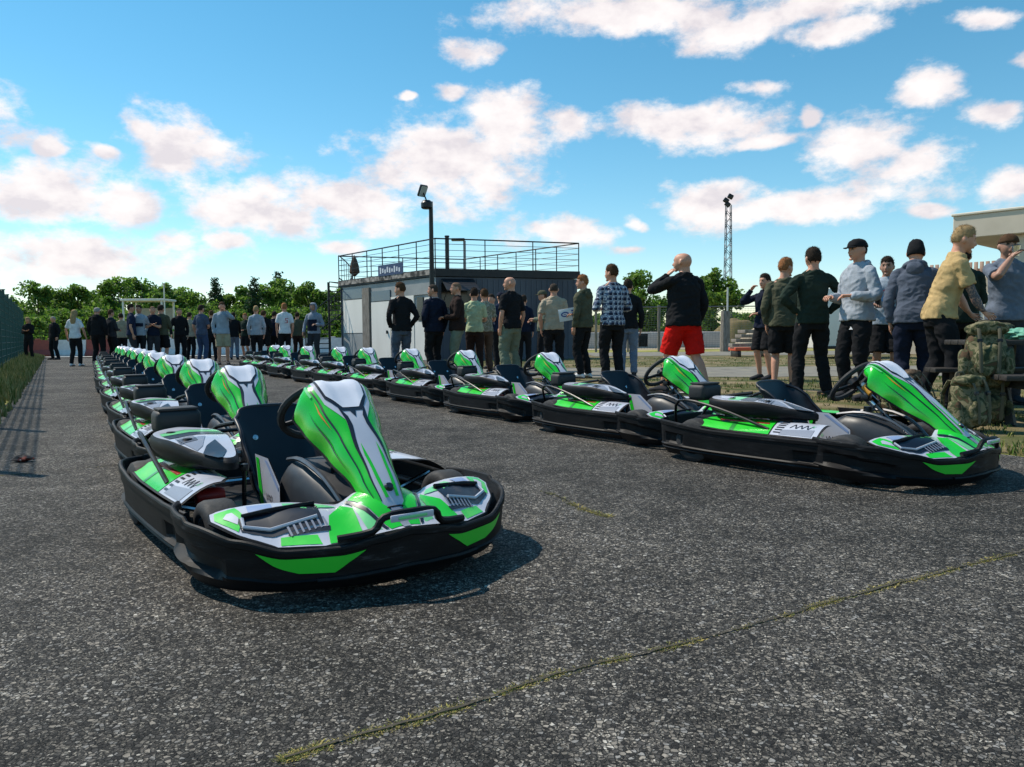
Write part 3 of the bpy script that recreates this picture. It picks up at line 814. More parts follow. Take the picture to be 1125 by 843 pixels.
crack([(-30, 527), (60, 519), (130, 512)], .012, 'moss', 'dry moss in the short joint at the left behind the nearest kart', 14, .008)

crack([(596, 543), (612, 548), (636, 560), (668, 571)], .010, 'moss', 'small dry moss patch on the asphalt between the two rows', 22, .010)
lp = gp(20, 509); g = G()
def scrap(u, v):
    a = u * 2 * pi; r = .040 * sin(v * pi) * (1 + .6 * noise.noise(Vector((cos(a), sin(a), v * 3)) * 2)); return Vector((cos(a) * r * 1.5, sin(a) * r, .02 - .02 * cos(v * pi) * (1 + .5 * noise.noise(Vector((cos(a), sin(a), 1)) * 3))))
g.grid(scrap, [i / 20 for i in range(21)], [i / 10 for i in range(11)], ramp_mat('litter', [(.45, (.05, .045, .045)), (.55, (.16, .04, .03)), (.66, (.4, .4, .4))], scale=14, const=True)); tag(g.build('litter', loc=(lp.x, lp.y, .006)), 'small scrap of dark and red litter on the asphalt at the left', 'litter')
# ---------------------------------------------------------------- trees
BARK = ramp_mat('bark', [(.3, (.05, .04, .03)), (.7, (.14, .11, .08))], scale=9, bump=.6)
def leafm(n, c, tr=.25):
    m, nt, b = node_mat(n); b.inputs['Roughness'].default_value = .6; b.inputs['Specular IOR Level'].default_value = .25
    b.inputs['Base Color'].default_value = (*c, 1)
    t = nt.nodes.new('ShaderNodeBsdfTranslucent'); t.inputs[0].default_value = (c[0] * 1.3, c[1] * 1.5, c[2], 1)
    mx = nt.nodes.new('ShaderNodeMixShader'); mx.inputs[0].default_value = tr
    nt.links.new(b.outputs[0], mx.inputs[1]); nt.links.new(t.outputs[0], mx.inputs[2]); nt.links.new(mx.outputs[0], nt.nodes['Material Output'].inputs[0])
    return m
LF = [leafm('leaf_mid', (.10, .18, .03), .4), leafm('leaf_light', (.21, .31, .06), .4), leafm('leaf_dark', (.04, .09, .02), .3), leafm('leaf_olive', (.16, .22, .05), .4)]
PF = [leafm('needle_dark', (.022, .055, .022), .1), leafm('needle_mid', (.04, .085, .03), .1)]
def leaf_quad(g, p, s, m):
    n = Vector((random.gauss(0, 1), random.gauss(0, 1), random.gauss(0, 1) + .5)).normalized(); u = n.orthogonal().normalized(); a = random.uniform(0, 6.28)
    u = Quaternion(n, a) @ u; v = n.cross(u)
    g.add([p - u * s, p - v * s * .55, p + u * s, p + v * s * .55], [(0, 1, 2, 3)], m)
def make_tree(h, spread, seed, leaves=5200, dens=1.0, bushy=False):
    random.seed(seed); t = thing('tree', 'x', 'tree')
    g = G(); th = h * (.30 if not bushy else .12)
    g.tube([(0, 0, -.1), (.05, .03, th), (.0, .1, h * .6), (.1, 0, h * .9)], [h * .026, h * .02, h * .012, h * .004], BARK, n=7, sub=3)
    blobs = []
    nb = 17
    for i in range(nb):
        z = th + (h - th) * random.uniform(-.15, .93); k = (z - th) / (h - th)
        rad = spread * (sin(pi * min(1, k * .82 + .16)) ** .7) * random.uniform(.35, .85); a = random.uniform(0, 6.28)
        c = Vector((cos(a) * rad, sin(a) * rad, z)); blobs.append((c, spread * random.uniform(.34, .54) * (1.12 - .40 * k)))
        g.tube([(0.0, .05, th + (z - th) * .35), (c.x * .5, c.y * .5, th + (z - th) * .75), c], [h * .010, h * .006, h * .002], BARK, n=5)
    g.build('trunk', t)
    g = G()
    for i in range(leaves):
        c, r = random.choice(blobs)
        d = Vector((random.gauss(0, 1), random.gauss(0, 1), random.gauss(0, 1))).normalized()
        q = c + Vector((d.x, d.y, d.z * .75)) * r * random.random() ** .42
        q += Vector((noise.noise(q * 1.1), noise.noise(q * 1.1 + Vector((9, 0, 0))), noise.noise(q * 1.1 + Vector((0, 7, 0))))) * r * .5
        if q.z < .15: continue
        leaf_quad(g, q, random.uniform(.09, .21), random.choice([LF[0], LF[0], LF[1], LF[2], LF[3]]))
    g.build('crown', t, sharp=0)
    return t
def make_pine(h, seed):
    random.seed(seed); t = thing('conifer', 'x', 'tree')
    g = G(); g.tube([(0, 0, -.1), (.04, 0, h * .5), (0, .03, h)], [h * .022, h * .013, h * .002], BARK, n=7, sub=2)
    cr = G(); z = h * .16
    while z < h:
        k = 1 - (z - h * .16) / (h * .84); nb = 6
        for j in range(nb):
            a = random.uniform(0, 6.28); L_ = (h * .22) * (k ** .8) * random.uniform(.55, 1.1) + .12
            e = Vector((cos(a) * L_, sin(a) * L_, z + L_ * random.uniform(.1, .45)))
            g.tube([(0, 0, z), e], [h * .006, h * .002], BARK, n=4)
            for q in range(int(9 + 46 * k)):
                f = random.random() ** .6; p = Vector((0, 0, z)).lerp(e, f) + Vector((random.gauss(0, .12), random.gauss(0, .12), random.gauss(0, .09) - .05))
                leaf_quad(cr, p, random.uniform(.06, .15), random.choice(PF))
        z += h * .045 * random.uniform(.7, 1.3)
    g.build('trunk', t); cr.build('crown', t, sharp=0)
    return t
protoT = [make_tree(5.6, 2.3, 11), make_tree(5.2, 2.0, 23), make_tree(6.0, 2.5, 37, 5600)]
protoB = make_tree(3.4, 2.5, 51, 4200, bushy=True); protoP = make_pine(6.4, 5)
used = set()
def put(proto, x, d, s, lab, grp, cat='tree'):
    rz = random.uniform(0, 6.28)
    if id(proto) in used: o = dup(proto, (x, d, 0), rz, lab, grp)
    else: o = proto; used.add(id(proto)); o.location = (x, d, 0); o.rotation_euler = (0, 0, rz); o['label'] = lab; o['group'] = grp
    o.scale = (s, s, s * random.uniform(.94, 1.06)); o['category'] = cat; return o
random.seed(3)
def tree_px(px, ytop, d, kind, lab, grp):
    z = H + (hor(px) - ytop) * d / F; base = {0: 5.6, 1: 5.2, 2: 6.0, 'b': 3.4, 'p': 6.4}[kind]
    p = protoB if kind == 'b' else protoP if kind == 'p' else protoT[kind]
    put(p, px2x(px, d), d, z / base, lab, grp, 'bush' if kind == 'b' else 'tree')
LT = 'leafy green tree in the dense line beyond the red and white barriers'; GT = 'leafy trees beyond the barriers'
for i, (px, yt, d, k) in enumerate([(-60, 310, 46, 0), (-20, 316, 52, 1), (12, 316, 50, 2), (44, 314, 47, 0), (66, 318, 54, 1), (88, 309, 49, 2), (112, 318, 52, 1), (134, 303, 46, 0), (160, 304, 50, 2), (184, 312, 47, 1), (206, 313, 52, 0), (226, 318, 47, 2), (262, 309, 50, 1), (300, 314, 47, 0), (322, 306, 52, 2), (346, 312, 47, 1), (372, 318, 52, 0), (400, 322, 56, 2)]):
    tree_px(px, yt + 4, d, k, LT, GT)
for px, yt, d in ((239, 303, 49), (282, 304, 45), (308, 300, 55)):
    tree_px(px, yt, d, 'p', 'dark pointed conifer rising among the leafy trees left of the flat-roofed building', 'conifers in the tree line')
for i, px in enumerate(range(-30, 420, 26)):
    tree_px(px + random.uniform(-6, 6), 345 + random.uniform(-5, 6), 43.5 + random.uniform(-1, 1), 'b', 'low green bush at the foot of the tree line behind the barriers', 'bushes at the foot of the tree line')
for px, yt, d, k, lab in ((707, 301, 62, 0, 'rounded green tree just left of the man in red shorts'), (742, 315, 70, 2, 'green tree hidden mostly behind the man in red shorts'), (782, 299, 58, 1, 'airy pale green tree beside the tall lattice mast'), (762, 322, 64, 0, 'low leafy tree between the man in red shorts and the mast'), (683, 330, 75, 1, 'small green tree behind the man in the checked shirt')):
    tree_px(px, yt, d, k, lab, 'trees beyond the wire fence')
for i, px in enumerate((650, 668, 690, 715, 812, 828, 846, 870, 760, 900, 950, 990, 1020)):
    tree_px(px, 347 + random.uniform(-3, 4), 66 + random.uniform(-2, 6), 'b', 'distant low dark bush beyond the wire fence', 'bushes beyond the wire fence')
tree_px(48, 352, 38.5, 'b', 'bright green bush between the two dark-clothed people by the mesh fence', 'bushes at the foot of the tree line')

# ---------------------------------------------------------------- mesh fence, left
FN = mat('fence_green', (.016, .075, .070), .5)
def fence_left():
    t = thing('mesh_fence', 'dark green welded mesh fence running away along the left edge', 'fence', (-11.98, 17.8, 0))
    d = Vector((-.61, 1, 0)).normalized(); base = Vector((0, 0, 0)); hgt = 2.05
    L0, step = -15, 2.5; n = 15
    for i in range(n):
        p = d * (L0 + i * step)
        g = G(); g.box(p + Vector((0, 0, hgt / 2 + .03)), (.06, .06, hgt + .06), FN, Matrix.Rotation(atan2(d.y, d.x), 3, 'Z')); g.box(p + Vector((0, 0, hgt + .07)), (.07, .07, .02), FN); g.build('post', t)
        if i < n - 1:
            g = G(); q = p + d * step
            for k in range(34):
                a = p.lerp(q, (k + .5) / 34); g.tube([a + Vector((0, 0, .05)), a + Vector((0, 0, hgt))], .0045, FN, n=4, caps=False)
            for k in range(13):
                z = .08 + k * (hgt - .1) / 12
                for o in (-.008, .008):
                    off = Vector((d.y, -d.x, 0)) * o; g.tube([p + off + Vector((0, 0, z)), q + off + Vector((0, 0, z))], .0045, FN, n=4, caps=False)
            g.build('mesh_panel', t)
fence_left()

# ---------------------------------------------------------------- barriers
BR = mat('barrier_red', (.34, .06, .04), .5, var=.2); BW = mat('barrier_white', (.70, .66, .64), .5, var=.12)
def barrier(x, y, m, lab, grp, rz=0):
    t = thing('barrier', lab, 'barrier', (x, y, 0), rz, grp)
    g = G(); sec = [(-.24, 0), (-.24, .12), (-.12, .34), (-.07, .80), (.07, .80), (.12, .34), (.24, .12), (.24, 0)]
    L_ = .74; vs = [(s * L_, y_, z) for s in (-1, 1) for y_, z in sec]; n = len(sec)
    g.add(vs, [tuple(range(n)), tuple(range(n, 2 * n))[::-1]] + [(i, n + i, n + (i + 1) % n, (i + 1) % n) for i in range(n)], m); g.build('shell', t)
    g = G()
    g.rbox((0, 0, .83), (.22, .12, .05), m, .02); g.build('filler_cap', t)
ordb = ['first', 'second', 'third', 'fourth', 'fifth', 'sixth', 'seventh', 'eighth', 'ninth', 'tenth', 'eleventh', 'twelfth', 'thirteenth', 'fourteenth']
for i in range(14):
    red = i in (0, 2); x = px2x(40, 35) + i * 1.52
    barrier(x, 35.2, BR if red else BW, f'{"red" if red else "white"} plastic barrier, {ordb[i]} from the left before the trees', 'plastic barriers across the far end', 0)

# ---------------------------------------------------------------- white shelter
WHT = mat('white_paint', (.66, .65, .60), .55, var=.08); WGL = mat('dark_glass', (.03, .04, .05), .12)
x = px2x(166, 41); t = thing('shelter', 'white flat-roofed open shelter in front of the trees at the far left', 'shelter', (x, 41, 0))
g = G(); g.rbox((0, 0, 2.88), (2.3, 1.6, .12), WHT, .03); g.build('roof', t)
for sx in (-1, 1):
    for sy in (-1, 1): g = G(); g.rbox((sx * 1.02, sy * .7, 1.41), (.09, .09, 2.82), WHT, .01); g.build('post', t)
g = G(); g.box((0, .72, 1.5), (1.95, .03, 2.0), mat('grey_panel', (.30, .31, .30), .6, var=.1)); g.build('back_panel', t)
t = thing('pole', 'thin pale pole standing beside the white shelter', 'pole', (px2x(186, 40.5), 40.2, 0)); g = G(); g.tube([(0, 0, 0), (0, 0, 3.7)], [.05, .035], WHT); g.build('shaft', t); g = G(); g.rbox((0, 0, 3.72), (.14, .14, .04), WHT, .01); g.build('top_cap', t)

# ---------------------------------------------------------------- flat-roofed building
A, C, B = Vector((-6.74, 30.09, 0)), Vector((-2.47, 25, 0)), Vector((2.3, 26.6, 0)); D = A + B - C
HB = 3.0
bld = thing('building', 'low flat-roofed cabin with white side doors, dark front and roof terrace', 'building', C)
rel = lambda p: Vector(p) - C
NAVW = ramp_mat('navy_cladding', [(.3, (.055, .065, .09)), (.7, (.10, .115, .145))], scale=1.2, stretch=(1, 1, .3), rough=.6, bump=.2)
WPAN = ramp_mat('white_cladding', [(.3, (.74, .70, .64)), (.7, (.84, .80, .74))], scale=1.5, rough=.6, stretch=(1, 1, .25))
GPAN = ramp_mat('grey_cladding', [(.3, (.26, .27, .27)), (.7, (.36, .37, .37))], scale=1.5, rough=.6)
def quadwall(g, P, Q, z0, z1, m, thick=.1, out=0.0, t0=0, t1=1):
    P = rel(P); Q = rel(Q); d = (Q - P); n = Vector((d.y, -d.x, 0)).normalized()
    a = P + d * t0 + n * out; b = P + d * t1 + n * out
    vs = [(a.x, a.y, z0), (b.x, b.y, z0), (b.x, b.y, z1), (a.x, a.y, z1)]; a2 = a - n * thick; b2 = b - n * thick
    vs += [(a2.x, a2.y, z0), (b2.x, b2.y, z0), (b2.x, b2.y, z1), (a2.x, a2.y, z1)]
    g.add(vs, [(0, 1, 2, 3), (5, 4, 7, 6), (4, 0, 3, 7), (1, 5, 6, 2), (3, 2, 6, 7), (4, 5, 1, 0)], m)
def wt(P, Q, px):      # parameter on wall P-Q seen at a photo column
    k = (px - 562.5) / F; d = Q - P
    return (k * P.y - P.x) / (d.x - k * d.y)
def wz(P, Q, px, y):
    t = wt(P, Q, px); return H + (hor(px) - y) * (P.y + (Q.y - P.y) * t) / F
g = G()
for P, Q in ((A, C), (C, B), (B, D), (D, A)): quadwall(g, P, Q, 0, HB - .24, GPAN if (P, Q) == (A, C) else NAVW, .12)
g.build('wall', bld)
g = G()
for k in range(26): quadwall(g, C, B, .1, HB - .3, NAVW, .02, .022, (k + .2) / 26, (k + .55) / 26)
g.build('wall_ribs', bld)
def bpart(name, P, Q, pa, pb, ya, yb, m, out=.05, thick=.05):
    g = G(); a, b = wt(P, Q, pa), wt(P, Q, pb); mid = (pa + pb) / 2
    quadwall(g, P, Q, max(0.02, wz(P, Q, mid, yb)), wz(P, Q, mid, ya), m, thick, out, a, b); return g.build(name, bld)
WOOD = ramp_mat('weathered_wood', [(.3, (.14, .12, .10)), (.7, (.30, .27, .24))], scale=8, stretch=(3, 3, .5), bump=.4)
WIN = mat('blue_grey_window', (.07, .11, .16), .15, var=.1)
bpart('white_panel', A, C, 380, 400.5, 330, 366, WPAN); bpart('window', A, C, 380, 400.5, 318.5, 329, WIN); bpart('plinth_panel', A, C, 380, 400.5, 367, 398, GPAN)
bpart('timber_post', A, C, 401.5, 409, 317, 399, WOOD, .09, .09)
d1 = bpart('door', A, C, 410.5, 431, 332, 398, WPAN); d2 = bpart('door', A, C, 432, 457, 326, 398, WPAN)
bpart('window', A, C, 411, 431, 320, 331, WIN); bpart('window', A, C, 460.5, 467, 327, 352, mat('black_gap', (.01, .012, .015), .2)); bpart('fascia_board', A, C, 433, 479, 313, 325, GPAN)
bpart('white_panel', A, C, 468.5, 478, 327, 398, WPAN, .04)
bpart('plinth_panel', A, C, 457.5, 468, 354, 398, WPAN, .035)
for dd, px, yy in ((d1, 428, 365), (d2, 436, 365), (d2, 453, 352)):
    g = G(); t_ = wt(A, C, px); p = rel(A + (C - A) * t_); nrm = Vector(((C - A).y, -(C - A).x, 0)).normalized(); g.rbox(p + nrm * .08 + Vector((0, 0, wz(A, C, px, yy))), (.06, .06, .12), BLACKM, .01); g.build('handle', dd)
# hatch with raised flap on the dark front
g = G(); a, b = wt(C, B, 486), wt(C, B, 521); quadwall(g, C, B, wz(C, B, 500, 338), wz(C, B, 500, 312), mat('black_gap', (.01, .012, .015), .2), .03, .03, a, b); g.build('serving_hatch', bld)
nrm = Vector(((B - C).y, -(B - C).x, 0)).normalized()
g = G(); pa, pb = rel(C + (B - C) * a), rel(C + (B - C) * b); zt, zl = wz(C, B, 500, 308), wz(C, B, 500, 325)
vs = []
for off in (0, .03):
    for p, z, o in ((pa, zt, .04), (pb, zt, .04), (pb, zl + .1, .85), (pa, zl + .1, .85)): q = p + nrm * o; vs.append((q.x, q.y, z + off))
g.add(vs, [(3, 2, 1, 0), (4, 5, 6, 7), (0, 1, 5, 4), (1, 2, 6, 5), (2, 3, 7, 6), (3, 0, 4, 7)], mat('black_flap', (.012, .012, .016), .5)); g.build('hatch_flap', bld)
g = G()
for p in (pa, pb): g.tube([p + nrm * .05 + Vector((0, 0, zl - .4)), p + nrm * .80 + Vector((0, 0, zl + .1))], .015, BLACKM, n=6)
g.build('flap_stay', bld)
# roof slab
ctr = (A + B) / 2
g = G(); cs = [ctr + (p - ctr) * 1.022 for p in (A, C, B, D)]
BLK = mat('roof_edge_black', (.015, .015, .018), .6, var=.2)
vs = [rel(p) + Vector((0, 0, z)) for z in (HB - .22, HB + .03) for p in cs]
g.add(vs, [(3, 2, 1, 0), (4, 5, 6, 7), (0, 1, 5, 4), (1, 2, 6, 5), (2, 3, 7, 6), (3, 0, 4, 7)], BLK); ro = g.build('roof', bld)
g = G(); quadwall(g, cs[0], cs[1], HB - .16, HB + .0, ramp_mat('worn_fascia', [(.4, (.05, .05, .05)), (.62, (.40, .36, .33))], scale=5, const=False), .02, .025, .01, .99); g.build('fascia', ro)
def railing(P, Q, n, name='roof_railing'):
    g = G(); P = rel(P); Q = rel(Q)
    for i in range(n + 1):
        p = P.lerp(Q, i / n); g.tube([p + Vector((0, 0, HB + .03)), p + Vector((0, 0, HB + 1.0))], .020, BLACKM, n=6)
    g.tube([P + Vector((0, 0, HB + 1.0)), Q + Vector((0, 0, HB + 1.0))], .024, BLACKM, n=6)
    for k in range(1, 5): g.tube([P + Vector((0, 0, HB + .03 + k * .2)), Q + Vector((0, 0, HB + .03 + k * .2))], .009, BLACKM, n=5)
    return g.build(name, bld)
cr_ = [ctr + (p - ctr) * 1.012 for p in (A, C, B, D)]
railing(cr_[0], cr_[1], 6); railing(cr_[1], cr_[2], 3); railing(cr_[2], cr_[3], 6); railing(cr_[3], cr_[0], 4)
# sign on the left railing
P_, Q_ = cr_[0], cr_[1]
g = G(); a, b = wt(P_, Q_, 419), wt(P_, Q_, 446); quadwall(g, P_, Q_, wz(P_, Q_, 432, 303), wz(P_, Q_, 432, 291), mat('sign_blue', (.02, .04, .12), .5), .02, .06, a, b); sg_ = g.build('sign_board', bld); zs0 = wz(P_, Q_, 432, 303)
g = G()
for k in range(9):
    u0 = a + (b - a) * (.08 + k * .095); quadwall(g, P_, Q_, zs0 + .08 + .03 * (k % 2), zs0 + .30 - .04 * (k % 3), mat('sign_white', (.6, .62, .68), .5), .005, .066, u0, u0 + (b - a) * .055)
g.build('sign_lettering', sg_)
# folded parasol on the roof
# outside stair, left end: spiral with curved handrail
st = thing('spiral_staircase', 'black steel spiral staircase with curved handrail at the left end of the cabin', 'staircase', (px2x(363, 30.6), 30.6, 0))
g = G(); g.tube([(0, 0, 0), (0, 0, 3.02)], .05, BLACKM, n=10); g.build('column', st)
NS = 16
for i in range(NS):
    a0 = pi * 1.05 + i * .27; a1 = a0 + .30; z = .19 * (i + 1) - .02
    g = G(); vs = [(.05 * cos(a0), .05 * sin(a0), z), (.95 * cos(a0), .95 * sin(a0), z), (.95 * cos(a1), .95 * sin(a1), z), (.05 * cos(a1), .05 * sin(a1), z)]
    vs += [(x, y, z_ + .035) for x, y, z_ in vs]
    g.add(vs, [(3, 2, 1, 0), (4, 5, 6, 7), (0, 1, 5, 4), (1, 2, 6, 5), (2, 3, 7, 6), (3, 0, 4, 7)], BLACKM); g.build('tread', st)
g = G(); hp = []
for i in range(NS * 2 + 1):
    a0 = pi * 1.05 + i * .135; z = .19 * (i / 2 + 1); p = Vector((.95 * cos(a0), .95 * sin(a0), z)); hp.append(p + Vector((0, 0, .95)))
    g.tube([p, p + Vector((0, 0, .95))], .011, BLACKM, n=4)
g.tube(hp, .022, BLACKM, n=6); g.tube([p - Vector((0, 0, .92)) for p in hp], .025, BLACKM, n=6); g.build('handrail', st)
t = thing('parasol', 'brown folded parasol standing on the roof above the spiral stair', 'parasol', rel(A).xyz + C + Vector((.55, .1, HB + .03))); t.scale = (.8, .8, .75)
BRN = mat('brown_canvas', (.10, .06, .04), .9, var=.2)
g = G(); g.lathe([(.05, .25), (.26, .45), (.22, .8), (.12, 1.15), (.02, 1.3)], BRN, n=12); g.build('canopy', t); g = G(); g.tube([(0, 0, 0), (0, 0, 1.35)], .025, BLACKM); g.build('pole', t)

# lamp post in front of the corner
def floodlight(t, p, rx, rz):
    R = Matrix.Rotation(rz, 3, 'Z') @ Matrix.Rotation(rx, 3, 'X')
    g = G(); g.rbox(p, (.28, .09, .38), BLACKM, .03, R); g.box(Vector(p) + R @ Vector((0, -.055, 0)), (.24, .01, .33), mat('lamp_glass', (.35, .40, .42), .1), R); g.tube([p, Vector(p) + Vector((.12, 0, -.3))], .025, BLACKM, n=6); g.build('floodlight', t)
t = thing('lamp_post', 'tall black lamp post with floodlights at the cabin corner', 'lamp post', (px2x(476, 24.2), 24.2, 0))
g = G(); g.tube([(0, 0, 0), (0, 0, 2.6), (0, 0, 5.05)], [.10, .08, .065], BLACKM, n=10); g.build('post', t)
floodlight(t, (-.25, -.05, 5.38), .5, .8)
g = G(); g.lathe([(0, .12), (.12, .12), (.18, .04), (.18, -.10), (.14, -.14), (0, -.14)], BLACKM, (-.12, -.1, 4.95), n=14); g.build('lamp_head', t)
t = thing('lamp_post', 'slim lamp post rising behind the roof terrace', 'lamp post', (px2x(512, 34), 34, 0))
g = G(); g.tube([(0, 0, 0), (0, 0, 5.05)], .06, DSTEEL, n=8); g.build('post', t); g = G(); g.rbox((-.28, 0, 5.1), (.6, .25, .12), DSTEEL, .03); g.build('lamp_head', t)
t = thing('post', 'plain dark post behind the roof terrace, left of the slim lamp', 'post', (px2x(493, 33), 33, 0)); g = G(); g.tube([(0, 0, 0), (0, 0, 5.1)], .09, BLACKM, n=8); g.build('shaft', t); g = G(); g.lathe([(0, .05), (.1, .05), (.11, 0)], BLACKM, (0, 0, 5.1), n=8); g.build('cap', t)

# lattice mast
d = 60; t = thing('lattice_mast', 'tall steel lattice floodlight mast standing beyond the wire fence', 'mast', (px2x(799, d), d, 0))
g = G(); hm = 10.9; w = .30
STL = mat('mast_steel', (.10, .11, .13), .5, metal=.5)
for sx, sy in ((-1, -1), (1, -1), (1, 1), (-1, 1)): g.tube([(sx * w, sy * w, 0), (sx * w * .6, sy * w * .6, hm)], .035, STL, n=5)
k = 0; z = 0
while z < hm - .5:
    f = 1 - .4 * z / hm; f2 = 1 - .4 * (z + .5) / hm; s = 1 if k % 2 else -1
    for (ax, ay), (bx, by) in (((-s, -1), (s, -1)), ((-s, 1), (s, 1)), ((-1, -s), (-1, s)), ((1, -s), (1, s))):
        g.tube([(ax * w * f, ay * w * f, z), (bx * w * f2, by * w * f2, z + .5)], .02, STL, n=4)
    z += .5; k += 1
g.build('lattice', t)
for q, (x, z, r) in enumerate(((-.22, 11.25, .6), (.12, 11.55, .5), (-.1, 10.95, .7))): 
    g = G(); g.rbox((x, -.1, z), (.42, .22, .36), BLACKM, .05, Matrix.Rotation(r, 3, 'Y')); g.build('floodlight', t)

# wire fence, right
t = thing('wire_fence', 'low wire fence with wooden posts along the far side of the verge', 'fence', (0, 37, 0))
g = G()
for i in range(22): z = .15 + i * .09; g.tube([(3.6, 0, z), (24, -.5, z)], .005, DSTEEL, n=3, caps=False)
for i in range(150): x = 3.6 + i * .136; g.tube([(x, -(x - 3.6) * .0245, .12), (x + .1, -(x + .1 - 3.6) * .0245, 2.1)], .004, DSTEEL, n=3, caps=False)
g.tube([(3.6, 0, 2.16), (24, -.5, 2.16)], .03, DSTEEL, n=6); g.build('wire_mesh', t)
for px, r in ((655, .06), (690, .05), (724, .07), (760, .05), (833, .05), (870, .06), (905, .06), (960, .05)):
    x = px2x(px, 37); g = G(); g.tube([(x, 0, 0), (x, 0, 2.25)], r, WOOD, n=8); g.build('post', t)
x = px2x(794, 36); t = thing('timber_post', 'thick weathered timber post in the wire fence', 'post', (x, 35.6, 0)); g = G(); g.tube([(0, 0, 0), (0, 0, 1.9)], [.24, .20], WOOD, n=10); g.build('shaft', t); g = G(); g.tube([(.1, 0, 1.9), (.1, 0, 3.0)], .04, WHT, n=6); g.build('marker_rod', t)

# far concrete blocks, earth mounds, timber stack
for i, (px, w) in enumerate(((645, 3), (690, 2.4), (722, 2.6), (752, 2.2), (775, 1.6))):
    x = px2x(px, 47); t = thing('concrete_block', f'pale concrete block, {ordb[i]} from the left beyond the wire fence', 'concrete block', (x, 47, 0), 0, 'pale blocks beyond the fence')
    g = G(); g.rbox((0, 0, .5), (w, 1.0, 1.0 - .1 * (i % 2)), mat('pale_concrete', (.46, .41, .38), .85, var=.15, vscale=2, bump=.3), .06); g.build('block', t); g = G(); g.rbox((0, 0, 1.02), (w * .3, .5, .08), BLACKM, .02); g.build('lifting_bar', t)
def mound(px, yt, d, w, m, lab, nm='earth_mound'):
    z = H + (hor(px) - yt) * d / F; g = G()
    def f(u, v):
        a = u * 2 * pi; r = v; n_ = 1 + .25 * noise.noise(Vector((cos(a), sin(a), d)) * 1.6)
        hh = z * (cos(v * pi / 2) ** 1.1) * (1 + .18 * noise.noise(Vector((cos(a) * r * 3, sin(a) * r * 3, px))))
        return Vector((cos(a) * w * r * n_, sin(a) * w * .6 * r * n_, hh - .03))
    g.grid(f, [i / 40 for i in range(41)], [i / 14 for i in range(15)], m, flip=True)
    o = g.build(nm, loc=(px2x(px, d), d, 0)); tag(o, lab, 'mound')
MSN = ramp_mat('mound_grass', [(.35, (.11, .11, .035)), (.55, (.19, .14, .065)), (.7, (.26, .19, .10))], scale=1.2, bump=.6)
mound(808, 350, 54, 2.7, MSN, 'grassy brown earth mound right of the timber post'); mound(850, 352, 50, 2.6, SAND, 'small sand heap behind the man in the navy jacket'); mound(655, 357, 55, 4, MSN, 'low grassy mound behind the man in the checked shirt')
x = px2x(824, 27); t = thing('timber_stack', 'stack of timber on a red sledge behind the bare-legged men', 'stack', (x, 27, 0))
g = G(); g.rbox((0, 0, .28), (1.3, .9, .12), mat('sledge_red', (.55, .08, .03), .5), .02); g.build('sledge', t)
for k in range(4): g = G(); g.rbox((0.05 * k - .1, .1 * (k % 2), .42 + .16 * k), (1.2 - .15 * k, .5, .12), WOOD, .01, Matrix.Rotation(.08 * k, 3, 'Z')); g.build('plank', t)
for s in (-.5, .5): g = G(); g.rbox((s, 0, .11), (.12, .9, .22), BLACKM, .02); g.build('runner', t)
# white trailer box
x0 = px2x(902, 24); t = thing('white_trailer', 'plain white box trailer standing behind the man with hands on hips', 'trailer', (x0, 24, 0))
g = G(); g.rbox((.95, 1.2, 1.28), (1.9, 2.4, 1.9), WPAN, .05); g.build('box', t)
for s in (.25, 1.65): g = G(); g.lathe([(.12, -.08), (.28, -.08), (.30, -.04), (.30, .04), (.28, .08), (.12, .08)], RUBBER, (s, .6, .3), 'x', 16); g.build('wheel', t)
g = G(); g.rbox((.95, .0, .36), (1.7, .06, .1), BLACKM, .01); g.rbox((.95, 0.1, .28), (.1, 2, .08), BLACKM, .01); g.build('chassis', t)

# beige building, right edge
BEI = ramp_mat('beige_render', [(.3, (.52, .45, .36)), (.7, (.62, .54, .44))], scale=1.2, rough=.85, bump=.1); RUST = ramp_mat('rust_fence', [(.3, (.42, .26, .20)), (.7, (.58, .42, .34))], scale=3, rough=.8)
P0 = Vector((13.85, 24, 0)); ux = Vector((.67, -.74, 0)).normalized(); uy = Vector((.74, .67, 0)).normalized()
rb = thing('building', 'beige building with overhanging upper floor at the right edge', 'building', P0); RM = Matrix.Rotation(atan2(ux.y, ux.x), 3, 'Z')
def rbx(name, a, b, z0, z1, m, r=.02):   # a,b: (along ux, along uy) ranges
    g = G(); c = ux * (a[0] + a[1]) / 2 + uy * (b[0] + b[1]) / 2 + Vector((0, 0, (z0 + z1) / 2)); g.rbox(c, (a[1] - a[0], b[1] - b[0], z1 - z0), m, r, RM, 1); return g.build(name, rb)
rbx('upper_floor', (0, 12), (0, 7), 3.72, 4.42, BEI); rbx('roof_coping', (-.05, 12.05), (-.05, 7.05), 4.42, 4.50, mat('coping', (.66, .60, .50), .7))
rbx('pillar', (1.35, 2.6), (.3, 1.2), 0, 3.72, BEI); rbx('rear_wall', (0, 12), (6.6, 6.9), 0, 3.72, BEI)
rbx('terrace_wall', (-2.5, 9), (3.6, 3.9), .0, 2.75, BEI)
g = G()
for k in range(50): g.rbox(ux * (-2.4 + k * .18) + uy * 3.7 + Vector((0, 0, 3.02)), (.12, .05, .50), RUST, .01, RM)
g.rbox(ux * 2 + uy * 3.75 + Vector((0, 0, 3.0)), (9, .05, .08), RUST, .01, RM); g.build('picket_fence', rb)
